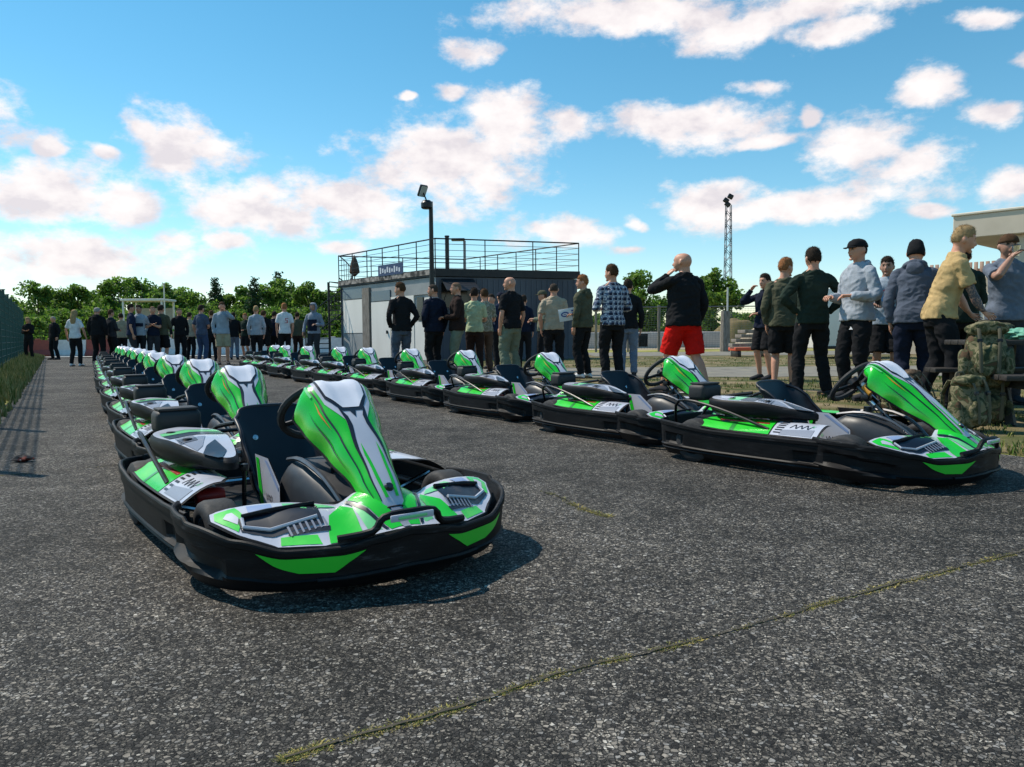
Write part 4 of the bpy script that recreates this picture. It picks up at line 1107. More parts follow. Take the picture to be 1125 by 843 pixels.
for k in range(4):
    w_ = rbx('window', (-1.6 + k * 1.3, -.7 + k * 1.3), (3.54, 3.60), 1.0, 2.1, mat('pane_pale', (.30, .36, .38), .15), .01)
    g = G()
    for q in range(5): g.rbox(ux * (-1.6 + k * 1.3 + q * .225) + uy * 3.52 + Vector((0, 0, 1.55)), (.05, .05, 1.15), WHT, .01, RM)
    g.rbox(ux * (-1.15 + k * 1.3) + uy * 3.52 + Vector((0, 0, 2.1)), (1.0, .05, .06), WHT, .01, RM); g.build('frame', w_)

# ---------------------------------------------------------------- picnic table and packs
DW = ramp_mat('dark_timber', [(.3, (.014, .012, .011)), (.7, (.045, .036, .03))], scale=6, stretch=(.6, 6, 6), rough=.6, bump=.3, spec=.5)
tb = thing('picnic_table', 'dark brown timber picnic table with fixed benches at the right edge', 'picnic table', (3.96 + .95, 6.75, 0), radians(-8))
g = G()
for k in range(5): g.rbox((0, -.30 + k * .15, .70), (1.7, .14, .045), DW, .008)
g.build('table_top', tb)
for s in (-1, 1):
    g = G()
    for k in range(2): g.rbox((0, s * (.62 + k * .14), .42), (1.7, .13, .045), DW, .008)
    g.build('bench', tb)
    g = G(); g.rbox((s * .62, 0, .64), (.07, .70, .08), DW, .01); g.rbox((s * .62, 0, .36), (.07, 1.5, .08), DW, .01)
    for q in (-1, 1): g.tube([(s * .655, q * .22, .68), (s * .655, q * .52, 0.0)], .045, DW, n=4)
    g.build('trestle', tb)
MINT = mat('mint_cloth', (.16, .42, .30), .8, var=.3)
g = G()
def crumple(u, v):
    a = u * 2 * pi; r = .13 * sin(v * pi); n_ = 1 + .5 * noise.noise(Vector((cos(a) * sin(v * pi), sin(a) * sin(v * pi), cos(v * pi))) * 2.6)
    return Vector((cos(a) * r * n_ * 1.3, sin(a) * r * n_, .05 + .05 * -cos(v * pi) * n_))
g.grid(crumple, [i / 28 for i in range(29)], [i / 14 for i in range(15)], MINT); o = g.build('cloth', loc=(4.45, 6.62, .722)); tag(o, 'crumpled mint green cloth on the picnic table', 'cloth')

CAMO = ramp_mat('camouflage', [(0, (.035, .045, .02)), (.40, (.085, .088, .042)), (.47, (.19, .165, .095)), (.56, (.055, .066, .028)), (.62, (.085, .052, .028)), (.70, (.03, .036, .02))], scale=11, detail=3, const=True, rough=.9, distortion=.6, bump=.2)
CAMO2 = ramp_mat('camouflage_dark', [(0, (.02, .026, .014)), (.42, (.06, .065, .032)), (.50, (.12, .11, .06)), (.58, (.04, .05, .022)), (.64, (.06, .042, .026))], scale=11, detail=3, const=True, rough=.9, distortion=.6, bump=.2)
BRPK = ramp_mat('brown_pack', [(0, (.05, .032, .02)), (.5, (.10, .065, .04)), (.58, (.15, .10, .06))], scale=9, detail=3, const=True, rough=.9, bump=.2)
STRAP = mat('strap_webbing', (.09, .08, .05), .85, var=.2)
def blob_box(g, c, s, m, amp=.018, p=3.2, seed=0, res=22, taper=0):
    def f(u, v):
        a = u * 2 * pi; b = (v - .5) * pi
        x, y, z = cos(b) * cos(a), cos(b) * sin(a), sin(b); k = (abs(x) ** p + abs(y) ** p + abs(z) ** p) ** (-1 / p)
        q = Vector((x * k * s[0] / 2, y * k * s[1] / 2, z * k * s[2] / 2)); q.x *= 1 - taper * z * k; q.y *= 1 - taper * z * k
        n_ = noise.noise((q + Vector((seed, 0, 0))) * 9) + .5 * noise.noise((q + Vector((seed, 3, 0))) * 22)
        return Vector(c) + q * (1 + n_ * amp / max(s) * 4) 
    g.grid(f, [i / (res * 2) for i in range(res * 2 + 1)], [i / res for i in range(res + 1)], m)
def backpack(loc, rz, h, lab, m, grp, tilt=0, seed=0):
    t = thing('backpack', lab, 'backpack', loc, rz, grp); t.rotation_euler = (radians(tilt), 0, rz)
    w = h * .62; dp = h * .42
    g = G(); blob_box(g, (0, 0, h * .46), (w, dp, h * .92), m, .026, 2.7, seed, taper=.10); g.build('pack_body', t)
    g = G(); blob_box(g, (0, -.02, h * .92), (w * .92, dp * 1.05, h * .22), m, .02, 3, seed + 3); g.build('lid', t)
    g = G(); blob_box(g, (0, -dp * .55, h * .36), (w * .66, dp * .45, h * .5), m, .02, 2.6, seed + 5); g.build('front_pocket', t)
    for s in (-1, 1): g = G(); blob_box(g, (s * w * .52, -.01, h * .34), (w * .26, dp * .66, h * .46), m, .015, 3.2, seed + s); g.build('side_pocket', t)
    for s in (-1, 1):
        g = G(); g.tube([(s * w * .24, -dp * .50, h * .98), (s * w * .24, -dp * .70, h * .80), (s * w * .22, -dp * .80, h * .5), (s * w * .2, -dp * .72, h * .14)], [(.014, .004)] * 4, STRAP, n=8, sub=4); g.rbox((s * w * .235, -dp * .75, h * .68), (.04, .015, .03), BLACKM, .004); g.build('strap', t)
    g = G(); g.tube([(-.05, dp * .25, h * 1.0), (-.03, dp * .25, h * 1.08), (.03, dp * .25, h * 1.08), (.05, dp * .25, h * 1.0)], .009, STRAP, n=6, sub=3); g.build('grab_handle', t)
    for s in (-1, 1): g = G(); g.tube([(s * w * .25, dp * .48, h * .95), (s * w * .3, dp * .8, h * .7), (s * w * .36, dp * .75, h * .35), (s * w * .4, dp * .45, h * .1)], [(.03, .01)] * 4, m, n=8, sub=4); g.build('shoulder_strap', t)
BP = 'camouflage packs round the picnic table'
backpack((px2x(1068, 6.0), 6.0, 0), .35, .44, 'pale camouflage backpack standing on the ground before the picnic table', CAMO, BP, tilt=-7, seed=1)
backpack((px2x(1084, 6.4), 6.4, .36), -.35, .50, 'large camouflage backpack standing on top of other packs against the table', CAMO, BP, tilt=-9, seed=4)
backpack((px2x(1070, 6.62), 6.62, 0), .4, .42, 'camouflage backpack squeezed under the large pack, nearly hidden', CAMO2, BP, seed=14)
backpack((px2x(1112, 7.0), 7.25, .4), .35, .46, 'dark camouflage backpack leaning on the far bench of the table', CAMO2, BP, seed=7)
backpack((px2x(1015, 6.5), 6.5, .0), .7, .46, 'brown pack lying on the ground left of the camouflage backpacks', BRPK, BP, tilt=-20, seed=9)
backpack((px2x(985, 7.0), 7.0, .0), -.9, .36, 'small camouflage bag slumped behind the fairing of the nearest right kart', CAMO, BP, tilt=25, seed=12)
backpack((px2x(1102, 6.3), 6.45, .0), -.3, .40, 'dark camouflage pack under the near bench of the table', CAMO2, BP, seed=15)
# ---------------------------------------------------------------- people
def cloth(name, c, var=.22, rough=.95, sheen=0): return mat(name, c, rough, spec=.12, var=var, vscale=7, bump=.25, bscale=90, sheen=sheen)
SKIN = mat('skin', (.56, .275, .18), .5, spec=.4, var=.10, vscale=14); SKINT = mat('skin_tanned', (.36, .19, .13), .5, spec=.4, var=.12, vscale=14)
EYE = mat('eye_dark', (.02, .015, .012), .3); LIP = mat('lips', (.36, .13, .10), .5); BROW = mat('brow', (.10, .06, .035), .9)
TATT = ramp_mat('tattooed_skin', [(.40, (.36, .20, .14)), (.47, (.10, .085, .085)), (.56, (.07, .06, .07)), (.62, (.30, .17, .13))], scale=22, rough=.55, distortion=1.2)
HAIRM = {'blond': mat('hair_blond', (.33, .225, .115), .85, spec=.12, var=.25, vscale=30), 'brown': mat('hair_brown', (.07, .038, .02), .85, spec=.12, var=.3, vscale=30), 'dark': mat('hair_dark', (.030, .021, .016), .85, spec=.12, var=.3, vscale=30),
         'ginger': mat('hair_ginger', (.28, .12, .05), .85, spec=.12, var=.3, vscale=30), 'grey': mat('hair_grey', (.30, .28, .26), .85, spec=.12, var=.2, vscale=30), 'buzz': mat('hair_buzz', (.20, .12, .08), .85, spec=.12, var=.2, vscale=40), 'buzzd': mat('hair_buzz_dark', (.055, .04, .032), .85, spec=.12, var=.2, vscale=40)}
CL_ = dict(black=(.014, .014, .016), navy=(.012, .016, .032), dkblue=(.018, .026, .055), blue=(.045, .075, .15), denim=(.07, .09, .14), jeans=(.15, .19, .26), white=(.70, .70, .72), beige=(.36, .29, .20), tan=(.46, .32, .15),
           khaki=(.34, .29, .19), sage=(.17, .19, .14), olive=(.085, .085, .055), dkgreen=(.022, .034, .026), lime=(.46, .50, .30), greyl=(.34, .37, .42), greyb=(.13, .155, .20), slate=(.085, .10, .135), charcoal=(.035, .035, .04), brown=(.09, .06, .045), red=(.62, .012, .008), ltblue=(.30, .35, .41), steel=(.22, .25, .31), sand=(.42, .34, .25), camo=None, dkbrown=(.03, .018, .016))
def C_(n):
    if n == 'camo': return ramp_mat('camo_shirt', [(.4, (.20, .19, .13)), (.5, (.32, .30, .24)), (.6, (.12, .13, .09))], scale=14, const=True, rough=.9)
    if n == 'plaid': return plaid()
    return cloth('cloth_' + n, CL_[n])
def plaid():
    if 'plaid' in MATS: return MATS['plaid']
    m, nt, b = node_mat('plaid'); N = nt.nodes; L = nt.links
    tc = N.new('ShaderNodeTexCoord'); s = N.new('ShaderNodeSeparateXYZ'); L.new(tc.outputs['Object'], s.inputs[0])
    def mm(op, a, bb=None):
        n = N.new('ShaderNodeMath'); n.operation = op
        for i, x in enumerate((a, bb)):
            if x is None: continue
            if isinstance(x, (int, float)): n.inputs[i].default_value = x
            else: L.new(x, n.inputs[i])
        return n.outputs[0]
    def band(o, per, w): return mm('LESS_THAN', mm('FRACT', mm('MULTIPLY', o, 1 / per)), w)
    xy = mm('ADD', s.outputs[0], mm('MULTIPLY', s.outputs[1], .8))
    a = band(xy, .075, .5); c = band(s.outputs[2], .075, .5); t1 = band(mm('ADD', xy, .014), .075, .10); t2 = band(mm('ADD', s.outputs[2], .014), .075, .10)
    v = mm('ADD', mm('MULTIPLY', a, .5), mm('MULTIPLY', c, .5)); v = mm('ABSOLUTE', mm('SUBTRACT', v, mm('MULTIPLY', mm('MAXIMUM', t1, t2), .55)))
    cr = N.new('ShaderNodeValToRGB'); e = cr.color_ramp.elements; e[0].position = 0; e[0].color = (.60, .62, .68, 1); e[1].position = 1; e[1].color = (.012, .016, .04, 1); x = e.new(.5); x.color = (.09, .12, .20, 1)
    L.new(v, cr.inputs[0]); L.new(cr.outputs[0], b.inputs['Base Color']); b.inputs['Roughness'].default_value = .9
    MATS['plaid'] = m; return m

def rings(g, R, m, n=20, ax=None):
    """R: list of (center Vector, rx, ry)"""
    vs = []; fs = []
    for c, rx, ry in R:
        for k in range(n):
            a = 2 * pi * k / n; x, y = cos(a), sin(a); q = (abs(x) ** 2.5 + abs(y) ** 2.5) ** (-1 / 2.5)
            vs.append(c + Vector((x * q * rx, y * q * ry, 0)))
    for i in range(len(R) - 1):
        for k in range(n): fs.append((i * n + k, i * n + (k + 1) % n, (i + 1) * n + (k + 1) % n, (i + 1) * n + k))
    fs.append(tuple(range(n))[::-1]); fs.append(tuple((len(R) - 1) * n + k for k in range(n)))
    g.add(vs, fs, m, True)
def rs_rings(keys, sub=3):
    P, rr = catmull([Vector((0, k[3] if len(k) > 3 else 0, k[0])) for k in keys], [(k[1], k[2]) for k in keys], sub)
    return [(p, r[0], r[1]) for p, r in zip(P, rr)]
def ball(g, c, r, m, n=12, sq=(1, 1, 1)):
    vs = []; fs = []; k = n // 2
    for i in range(1, k):
        b = pi * i / k - pi / 2
        for j in range(n): a = 2 * pi * j / n; vs.append(Vector(c) + Vector((cos(b) * cos(a) * r * sq[0], cos(b) * sin(a) * r * sq[1], sin(b) * r * sq[2])))
    for i in range(k - 2):
        for j in range(n): fs.append((i * n + j, i * n + (j + 1) % n, (i + 1) * n + (j + 1) % n, (i + 1) * n + j))
    o = len(vs); vs += [Vector(c) - Vector((0, 0, r * sq[2])), Vector(c) + Vector((0, 0, r * sq[2]))]
    for j in range(n): fs.append((o, (j + 1) % n, j)); fs.append((o + 1, (k - 2) * n + j, (k - 2) * n + (j + 1) % n))
    g.add(vs, fs, m, True)
HC = Vector((0, -.012, 1.682))
def HLINE(y): return lin([(-1, .62), (-.55, .50), (-.30, .20), (0, .12), (.25, -.05), (.5, -.22), (1, -.30)], y)
def head_pt(a, b, off=0.0):
    """a azimuth (0=+x, -90deg = face), b elevation"""
    x, y, z = cos(b) * cos(a), cos(b) * sin(a), sin(b)
    q_ = (abs(x) ** 2.5 + abs(y) ** 2.5 + abs(z) ** 2.5) ** (-1 / 2.5)
    p = Vector((x * .077 * q_, y * .097 * q_, z * .113 * q_))
    if z < 0:
        k = -z; p.x *= 1 - .24 * k ** 1.5; 
        if y < 0: p.y *= 1 - .06 * k
        else: p.y *= 1 - .34 * k
    if y < -.2 and -.75 < z < .5: p.y += .008 * max(0, 1 - abs(z - .06) / .2) * (1 if abs(x) > .15 else 0)
    return HC + p * (1 + off / .095)
def ik(s, w, hint, a, b):
    d = w - s; L_ = min(d.length, (a + b) * .999); u = d.normalized(); w = s + u * L_
    x = (a * a - b * b + L_ * L_) / (2 * L_); h = sqrt(max(0, a * a - x * x)); n = (hint - s) - u * (hint - s).dot(u)
    return s + u * x + n.normalized() * h, w
ARM = {'down': ((.235, -.03, .90), (.33, .12, 1.15)), 'loose': ((.30, -.10, .93), (.40, .15, 1.15)), 'pockets': ((.20, -.05, .965), (.42, .25, 1.15)), 'hips': ((.185, -.01, 1.03), (.60, .10, 1.12)),
       'crossed': ((-.02, -.21, 1.24), (.34, -.02, 1.10)), 'hold': ((.06, -.25, 1.14), (.34, .05, 1.08)), 'phone': ((.075, -.165, 1.54), (.30, -.45, 1.22)), 'mouth': ((.10, -.22, 1.55), (.38, -.30, 1.20)), 'back': ((.09, .17, .97), (.40, .22, 1.15)),
       'fwd': ((.20, -.38, 1.02), (.34, .05, 1.12)), 'reach': ((.22, -.42, .86), (.34, -.10, 1.1)), 'cup': ((.15, -.22, 1.17), (.33, .08, 1.10)), 'behindhead': ((.12, .02, 1.62), (.42, -.05, 1.66))}
def remesh(g, name, parent, vox, fold=0.0, smooth=3, seed=0, post=None):
    o = g.build(name, None, sharp=0)
    m = o.modifiers.new('r', 'REMESH'); m.mode = 'VOXEL'; m.voxel_size = vox; m.use_smooth_shade = True
    s = o.modifiers.new('s', 'SMOOTH'); s.iterations = smooth; s.factor = .5
    dg = bpy.context.evaluated_depsgraph_get(); me = bpy.data.meshes.new_from_object(o.evaluated_get(dg), depsgraph=dg)
    mats = list(g.mats); old = o.data; o.modifiers.clear(); o.data = me; me.name = name; bpy.data.meshes.remove(old)
    me.materials.clear()
    for q in mats: me.materials.append(q)
    if fold:
        sv = Vector((seed * 3.7, seed, 0)); co = [0.0] * (3 * len(me.vertices)); me.vertices.foreach_get('co', co); no = [0.0] * len(co); me.vertices.foreach_get('normal', no)
        for i in range(0, len(co), 3):
            p = Vector(co[i:i + 3]); q = p + sv
            w = (noise.noise(Vector((q.x * 6, q.y * 6, q.z * 11 + q.x * 6))) * 1.0 + (1 - abs(noise.noise(Vector((q.x * 13, q.y * 13, q.z * 17 - q.y * 9)))) * 3) * .45) * fold
            for j in range(3): co[i + j] += no[i + j] * w
        me.vertices.foreach_set('co', co)
    me.polygons.foreach_set('use_smooth', [True] * len(me.polygons))
    me.polygons.foreach_set('material_index', [0] * len(me.polygons))
    if post: post(me)
    me.update(); o.parent = parent
    return o

PCOUNT = [0]
def person(px, yt, h, face, lab, top='black', sl='long', bot='black', bl='long', hair=('short', 'brown'), arms=('down', 'down'), skin=None, walk=0.0, lean=0, head=0, nod=0, build=1.0, hood=False, shoe='charcoal', group=None, d=None, apart=.0, extra=None, loose=0.0, jacket=False, tatt=None, scalez=1, collar=None, female=False):
    PCOUNT[0] += 1; sd_ = PCOUNT[0]; random.seed(sd_)
    skin = skin or SKIN
    d = d or (h - H) * F / (hor(px) - yt); near = d < 17
    if not near: build *= random.uniform(.86, 1.06)
    vox = .0095 if d < 12.5 else .012 if d < 17 else .018
    t = thing('person', lab, 'person', (px2x(px, d), d, 0), radians(face), group)
    S = h / 1.8; t.scale = (S * build ** .5, S * build ** .5, S)
    piv = Vector((0, 0, .96)); la = radians(lean)
    def bend(p):
        p = Vector(p)
        if not la: return p
        k = max(0, min(1, (p.z - .88) / .25)); k = k * k * (3 - 2 * k)
        return piv + Matrix.Rotation(la * k, 3, 'X') @ (p - piv) if True else p
    hr = Matrix.Rotation(radians(head), 3, 'Z') @ Matrix.Rotation(radians(nod), 3, 'X'); hp = Vector((0, .01, 1.56))
    def headt(p): return bend(hp + hr @ (Vector(p) - hp))
    def bendg(g, i0=0):
        for i in range(i0, len(g.v)): g.v[i] = tuple(bend(g.v[i]))
    sw = .176 * (0.90 if female else 1)
    # joints
    J = {}
    for s, nm in ((1, 0), (-1, 1)):      # +x = own left
        w, hint = ARM[arms[nm]] if isinstance(arms[nm], str) else arms[nm]
        w = Vector((w[0] * s + random.uniform(-.01, .01), w[1], w[2])); hint = Vector((hint[0] * s, hint[1], hint[2])); sh = Vector((s * sw, .01, 1.44))
        e, w = ik(sh, w, hint, .295, .265); J[s] = (sh, e, w)
        hip = Vector((s * .095, 0, .93)); ank = Vector((s * (.115 + apart), .02 + s * walk, .095 + (abs(walk) * .12 if s * walk > 0 else 0)))
        kn, ank = ik(hip, ank, Vector((s * .13, -1.2, .5)), .435, .415); J[s * 2] = (hip, kn, ank)
    # ---- body
    g = G(); M0 = skin; g.slot(M0)
    rings(g, rs_rings([(.84, .13, .10), (.93, .166, .115), (1.04, .150, .105), (1.14, .138, .098), (1.27, .160, .112), (1.36, .170, .112), (1.43, .150, .095), (1.48, .100, .075), (1.53, .064, .064)]), M0)
    for s in (1, -1):
        sh, e, w = J[s]; g.tube([sh - Vector((s * .05, 0, -.005)), sh, sh.lerp(e, .45), e, e.lerp(w, .35), w], [.048, .054, .048, .038, .042, .026], M0, n=12, sub=3)
    bendg(g)
    g.tube([bend((0, .015, 1.46)), headt((0, .014, 1.55)), headt((0, .004, 1.64))], [.070, .060, .060], M0, n=14, sub=2)
    for s in (1, -1): g.tube([bend((s * .03, .02, 1.555)), bend((s * .09, .015, 1.495)), bend((s * .165, .01, 1.445))], [.030, .036, .040], M0, n=10, sub=2)
    N1, N2 = 30, 20; vs = []; fs = []
    for i in range(N2 + 1):
        for j in range(N1): vs.append(headt(head_pt(2 * pi * j / N1, pi * i / N2 - pi / 2)))
    for i in range(N2):
        for j in range(N1): fs.append((i * N1 + j, i * N1 + (j + 1) % N1, (i + 1) * N1 + (j + 1) % N1, (i + 1) * N1 + j))
    g.add(vs, fs, M0, True)
    if near:
        g.tube([headt(HC + Vector((0, -.086, .022))), headt(HC + Vector((0, -.104, -.012))), headt(HC + Vector((0, -.112, -.028))), headt(HC + Vector((0, -.088, -.038)))], [.008, .011, .014, .008], M0, n=8, sub=2)
        g.tube([headt(HC + Vector((-.022, -.092, -.058))), headt(HC + Vector((0, -.099, -.057))), headt(HC + Vector((.022, -.092, -.058)))], .008, M0, n=8)
        g.tube([headt(HC + Vector((-.045, -.080, .032))), headt(HC + Vector((0, -.094, .030))), headt(HC + Vector((.045, -.080, .032)))], .009, M0, n=8)
        g.tube([headt(HC + Vector((-.02, -.078, -.098))), headt(HC + Vector((.02, -.078, -.098)))], .018, M0, n=8)
    for s in (1, -1): 
        a = headt(HC + Vector((s * .083, .012, -.004))); ball(g, a, .031, M0, 10, (.45, .75, 1.12))
    for s in (1, -1):
        hip, kn, ank = J[s * 2]; g.tube([hip + Vector((0, 0, .02)), hip.lerp(kn, .4), kn, kn.lerp(ank, .3) + Vector((0, .012, 0)), ank], [.090, .078, .054, .056, .036], M0, n=14, sub=3)
        g.tube([ank + Vector((0, .03, -.05)), ank + Vector((0, -.05, -.055)), ank + Vector((s * .01, -.15, -.068))], [(.035, .032), (.04, .03), (.035, .018)], M0, n=10, sub=2)
    eyes = [headt(HC + Vector((s * .031, -.088, .014))) for s in (1, -1)] + []
    def post(me):
        if not near: return
        k1 = len(me.materials); me.materials.append(EYE); me.materials.append(LIP); me.materials.append(BROW); me.materials.append(TATT)
        lip = headt(HC + Vector((0, -.104, -.058))); brs = [headt(HC + Vector((s * .030, -.094, .034))) for s in (1, -1)]
        for p in me.polygons:
            c = p.center
            if c.z > 1.2:
                if any((c - e).length < .0125 for e in eyes): p.material_index = k1
                elif abs((c - lip).dot(Vector((0, 0, 1)))) < .008 and (c - lip).length < .024: p.material_index = k1 + 1
                elif any(abs(c.z - e.z) < .007 and (c - e).length < .022 for e in brs): p.material_index = k1 + 2
            if tatt:
                a, b, c2 = [bend(q) for q in J[tatt]]
                for (q0, q1) in ((a, b), (b, c2)):
                    u = q1 - q0; tt = max(0, min(1, (c - q0).dot(u) / u.length_squared))
                    if (q0 + u * tt - c).length < .065 and not (q0 is a and tt < .2): p.material_index = k1 + 3
    bo = remesh(g, 'body', t, vox, 0, 2, post=post)
    # hands appended to the body mesh
    hg = G(); hg.mats = list(bo.data.materials)
    for s in (1, -1):
        sh, e, w = J[s]; f = (w - e).normalized(); side = Vector((0, -1, 0)) if abs(f.y) < .75 else Vector((-s, 0, 0)); pose = arms[0 if s == 1 else 1]
        side = (side - f * side.dot(f)).normalized(); nrm = f.cross(side) * s    # palm normal-ish (towards body)
        if nrm.x * s > 0 and abs(f.z) > .5: nrm = -nrm
        if pose == 'pockets': continue
        curl = {'down': .35, 'loose': .4, 'phone': 1.0, 'mouth': 1.0, 'hold': .9, 'cup': 1.1, 'crossed': .3, 'hips': .5, 'back': .7}.get(pose, .5)
        i0 = len(hg.v)
        hg.tube([w - f * .03, w + f * .03, w + f * .075, w + f * .088], [(.024, .020), (.036, .017), (.040, .015), (.030, .010)], M0, n=12, sub=2, up=nrm)
        for q in range(4):
            o0 = side * ((q - 1.5) * -.0195); L_ = (.068, .078, .073, .056)[q]; p0 = w + f * .072 + o0; pts_ = [p0]; dr = f.copy(); p = p0.copy(); ax = f.cross(nrm)
            for sgm in range(3):
                dr = (dr * cos(curl * .55) + nrm * sin(curl * .55) * 1.0); dr.normalize(); nrm2 = nrm; p = p + dr * L_ * (.46, .30, .24)[sgm]; pts_.append(p.copy())
            hg.tube(pts_, [.0088, .0085, .0078, .0058], M0, n=7)
        p0 = w + f * .022 + side * .028; hg.tube([p0, p0 + side * .022 + f * .022 + nrm * .008, p0 + side * .028 + f * .052 + nrm * .022], [.012, .0105, .008], M0, n=7)
        bendg(hg, i0)
    if hg.v:
        me = bo.data; vs0 = [v.co[:] for v in me.vertices]; o_ = len(vs0); fs0 = [tuple(p.vertices) for p in me.polygons]; mi = [p.material_index for p in me.polygons]
        nm = bpy.data.meshes.new('body'); nm.from_pydata(vs0 + hg.v, [], fs0 + [tuple(i + o_ for i in f) for f in hg.f])
        for q in me.materials: nm.materials.append(q)
        nm.polygons.foreach_set('material_index', mi + [0] * len(hg.f)); nm.polygons.foreach_set('use_smooth', [True] * len(nm.polygons)); nm.update(); bo.data = nm; bpy.data.meshes.remove(me)
    # ---- trousers / shorts
    g = G(); bm_ = C_(bot); g.slot(bm_)
    rings(g, rs_rings([(.82, .152, .114), (.90, .174, .126), (.98, .166, .118), (1.04, .150, .108)]), bm_)
    for s in (1, -1):
        hip, kn, ank = J[s * 2]
        if bl == 'long': g.tube([hip + Vector((-s * .012, 0, .03)), hip.lerp(kn, .35), kn, kn.lerp(ank, .4) + Vector((0, .01, 0)), ank + Vector((0, .01, -.02))], [.100 + loose * .5, .100 + loose, .076 + loose, .072 + loose, .062 + loose], bm_, n=16, sub=3)
        else: g.tube([hip + Vector((-s * .012, 0, .02)), hip.lerp(kn, .45), hip.lerp(kn, .96)], [.100, .106, .104], bm_, n=16, sub=3)
    for i in range(len(g.v)):
        g.v[i] = tuple(bend(g.v[i]))
    remesh(g, 'trousers' if bl == 'long' else 'shorts', t, vox * 1.1, .011 if near else .007, 2, sd_)
    # ---- top
    bend0 = Vector
    g = G(); tm = C_(top); g.slot(tm); j = .012 if jacket else 0; j += .008 if hood else 0
    fem = -.012 if female else 0
    rings(g, rs_rings([(.90 if not jacket else .88, .190 + j + fem, .146 + j), (.98, .186 + j, .142 + j), (1.10, .164 + j + fem, .126 + j), (1.26, .170 + j + fem, .124 + j), (1.37, .180 + j + fem, .122 + j), (1.435, .160 + fem, .108 + j * .5), (1.485, .112, .090), (1.520, .084, .080, .01), (1.548, .073, .073, .012)]), tm, 26)
    for s in (1, -1):
        sh, e, w = J[s]; q = sh - Vector((s * .05, 0, -.003)); g.tube([bend0((s * .042, .016, 1.535)), bend0((s * .10, .012, 1.488)), bend0((s * .165, .01, 1.438))], [.034, .044, .052 + j * .3], tm, n=10, sub=2)
        if sl == 'long': g.tube([q, sh, sh.lerp(e, .5), e, e.lerp(w, .5), e.lerp(w, .97)], [.056 + j * .4, .064 + j * .4, .060 + j * .5, .054 + j * .5, .048 + j * .5, .037 + j * .3], tm, n=14, sub=3)
        elif sl == 'none': pass
        else: g.tube([q, sh, sh.lerp(e, .4), sh.lerp(e, .80)], [.056, .064, .064, .066], tm, n=14, sub=3)
    bendg(g)
    if hood:
        pts_ = [bend((cos(a) * .098, .018 + sin(a) * .082, 1.515 + .035 * sin(a))) for a in [2 * pi * k / 16 for k in range(16)]]
        g.tube(pts_, .032, tm, n=8, closed=True); ball(g, bend((0, .115, 1.475)), .075, tm, 12, (1.25, .6, .95))
    to = remesh(g, 'shirt' if not jacket else 'jacket', t, vox, .012 if near else .008, 2, sd_ + 50)
    if collar:
        g = G(); g.tube([bend((cos(a) * .078, .012 + sin(a) * .070, 1.525 + .012 * sin(a))) for a in [2 * pi * k / 18 for k in range(18)]], [(.016, .008)] * 18, C_(collar), n=8, closed=True); g.build('collar', to)
    # ---- shoes
    for s in (1, -1):
        hip, kn, ank = J[s * 2]; g = G(); sm_ = C_(shoe); z0 = ank.z - .095
        q = Vector((ank.x, ank.y, z0))
        vs = []; fs = []; secs = [(.075, .030, .055), (.05, .040, .085), (.0, .042, .10), (-.06, .046, .082), (-.13, .050, .058), (-.185, .044, .046), (-.215, .022, .032)]; n = 12
        for y, wd, hh in secs:
            for k in range(n):
                a = 2 * pi * k / n; vs.append(q + Vector((cos(a) * wd + s * (-.0 + .05 * max(0, -y) ), y, max(.022, hh / 2 + .012 + sin(a) * hh / 2 + .006) if True else 0)))
        for i in range(len(secs) - 1):
            for k in range(n): fs.append((i * n + k, (i + 1) * n + k, (i + 1) * n + (k + 1) % n, i * n + (k + 1) % n))
        fs.append(tuple(range(n))); fs.append(tuple((len(secs) - 1) * n + k for k in range(n))[::-1]); g.add(vs, fs, sm_, True)
        so_ = g.build('shoe', t)
        g = G(); ol = [(q.x + c * wd + s * .05 * max(0, -y), q.y + y) for c in (1, -1) for (y, wd, hh) in (secs if c == 1 else secs[::-1])]
        g.poly_ext(ol, z0 + .0, z0 + .026, cloth('sole', (.5, .5, .5) if shoe in ('white', 'greyl') else (.03, .03, .03))); g.build('sole', so_)
    # ---- hair / hat
    style, colr = hair; hm = HAIRM.get(colr) or C_(colr)
    off = {'buzz': .002, 'short': .010, 'long': .016, 'bald': 0, 'cap': .014, 'backcap': .014, 'beanie': .016, 'hoodup': .03, 'bun': .012}[style]
    if style != 'bald':
        g = G(); n1, n2 = 36, 24
        def keep(a, b):
            y = sin(a) * cos(b); z = sin(b)
            if style in ('cap', 'backcap'): return z > .22
            if style == 'beanie': return z > (.12 if y < 0 else -.25)
            if style == 'hoodup': return z > -.9 and not (y < -.45 and -.7 < z < .62)
            if style == 'long' or style == 'bun': return (z > .42) if y < -.35 else (z > -.65)
            return z > HLINE(y) + .16 * noise.noise(Vector((cos(a) * 5, sin(a) * 5, b * 6 + sd_)))
        vs = {}; fl = []
        def vid(i, j_):
            k = (i, j_ % n1)
            if k not in vs:
                a = 2 * pi * k[1] / n1; b = pi * i / n2 - pi / 2; o2 = off * (1 + .35 * noise.noise(Vector((cos(a) * 4, sin(a) * 4, b * 4 + sd_)))) ; o2 += (.014 * sstep(.4, 1, sin(b)) if style == 'short' else .02 * sstep(.5, 1, sin(b)) if style == 'beanie' else 0)
                if style == 'short': o2 = .001 + o2 * sstep(-.05, .5, sin(b) - HLINE(sin(a) * cos(b)))
                vs[k] = (len(vs), headt(head_pt(a, b, o2 + .0015)))
            return vs[k][0]
        for i in range(n2):
            for j_ in range(n1):
                if keep(2 * pi * (j_ + .5) / n1, pi * (i + .5) / n2 - pi / 2): fl.append((vid(i, j_), vid(i, j_ + 1), vid(i + 1, j_ + 1), vid(i + 1, j_)))
        P = [None] * len(vs)
        for k, (i, p) in vs.items(): P[i] = p
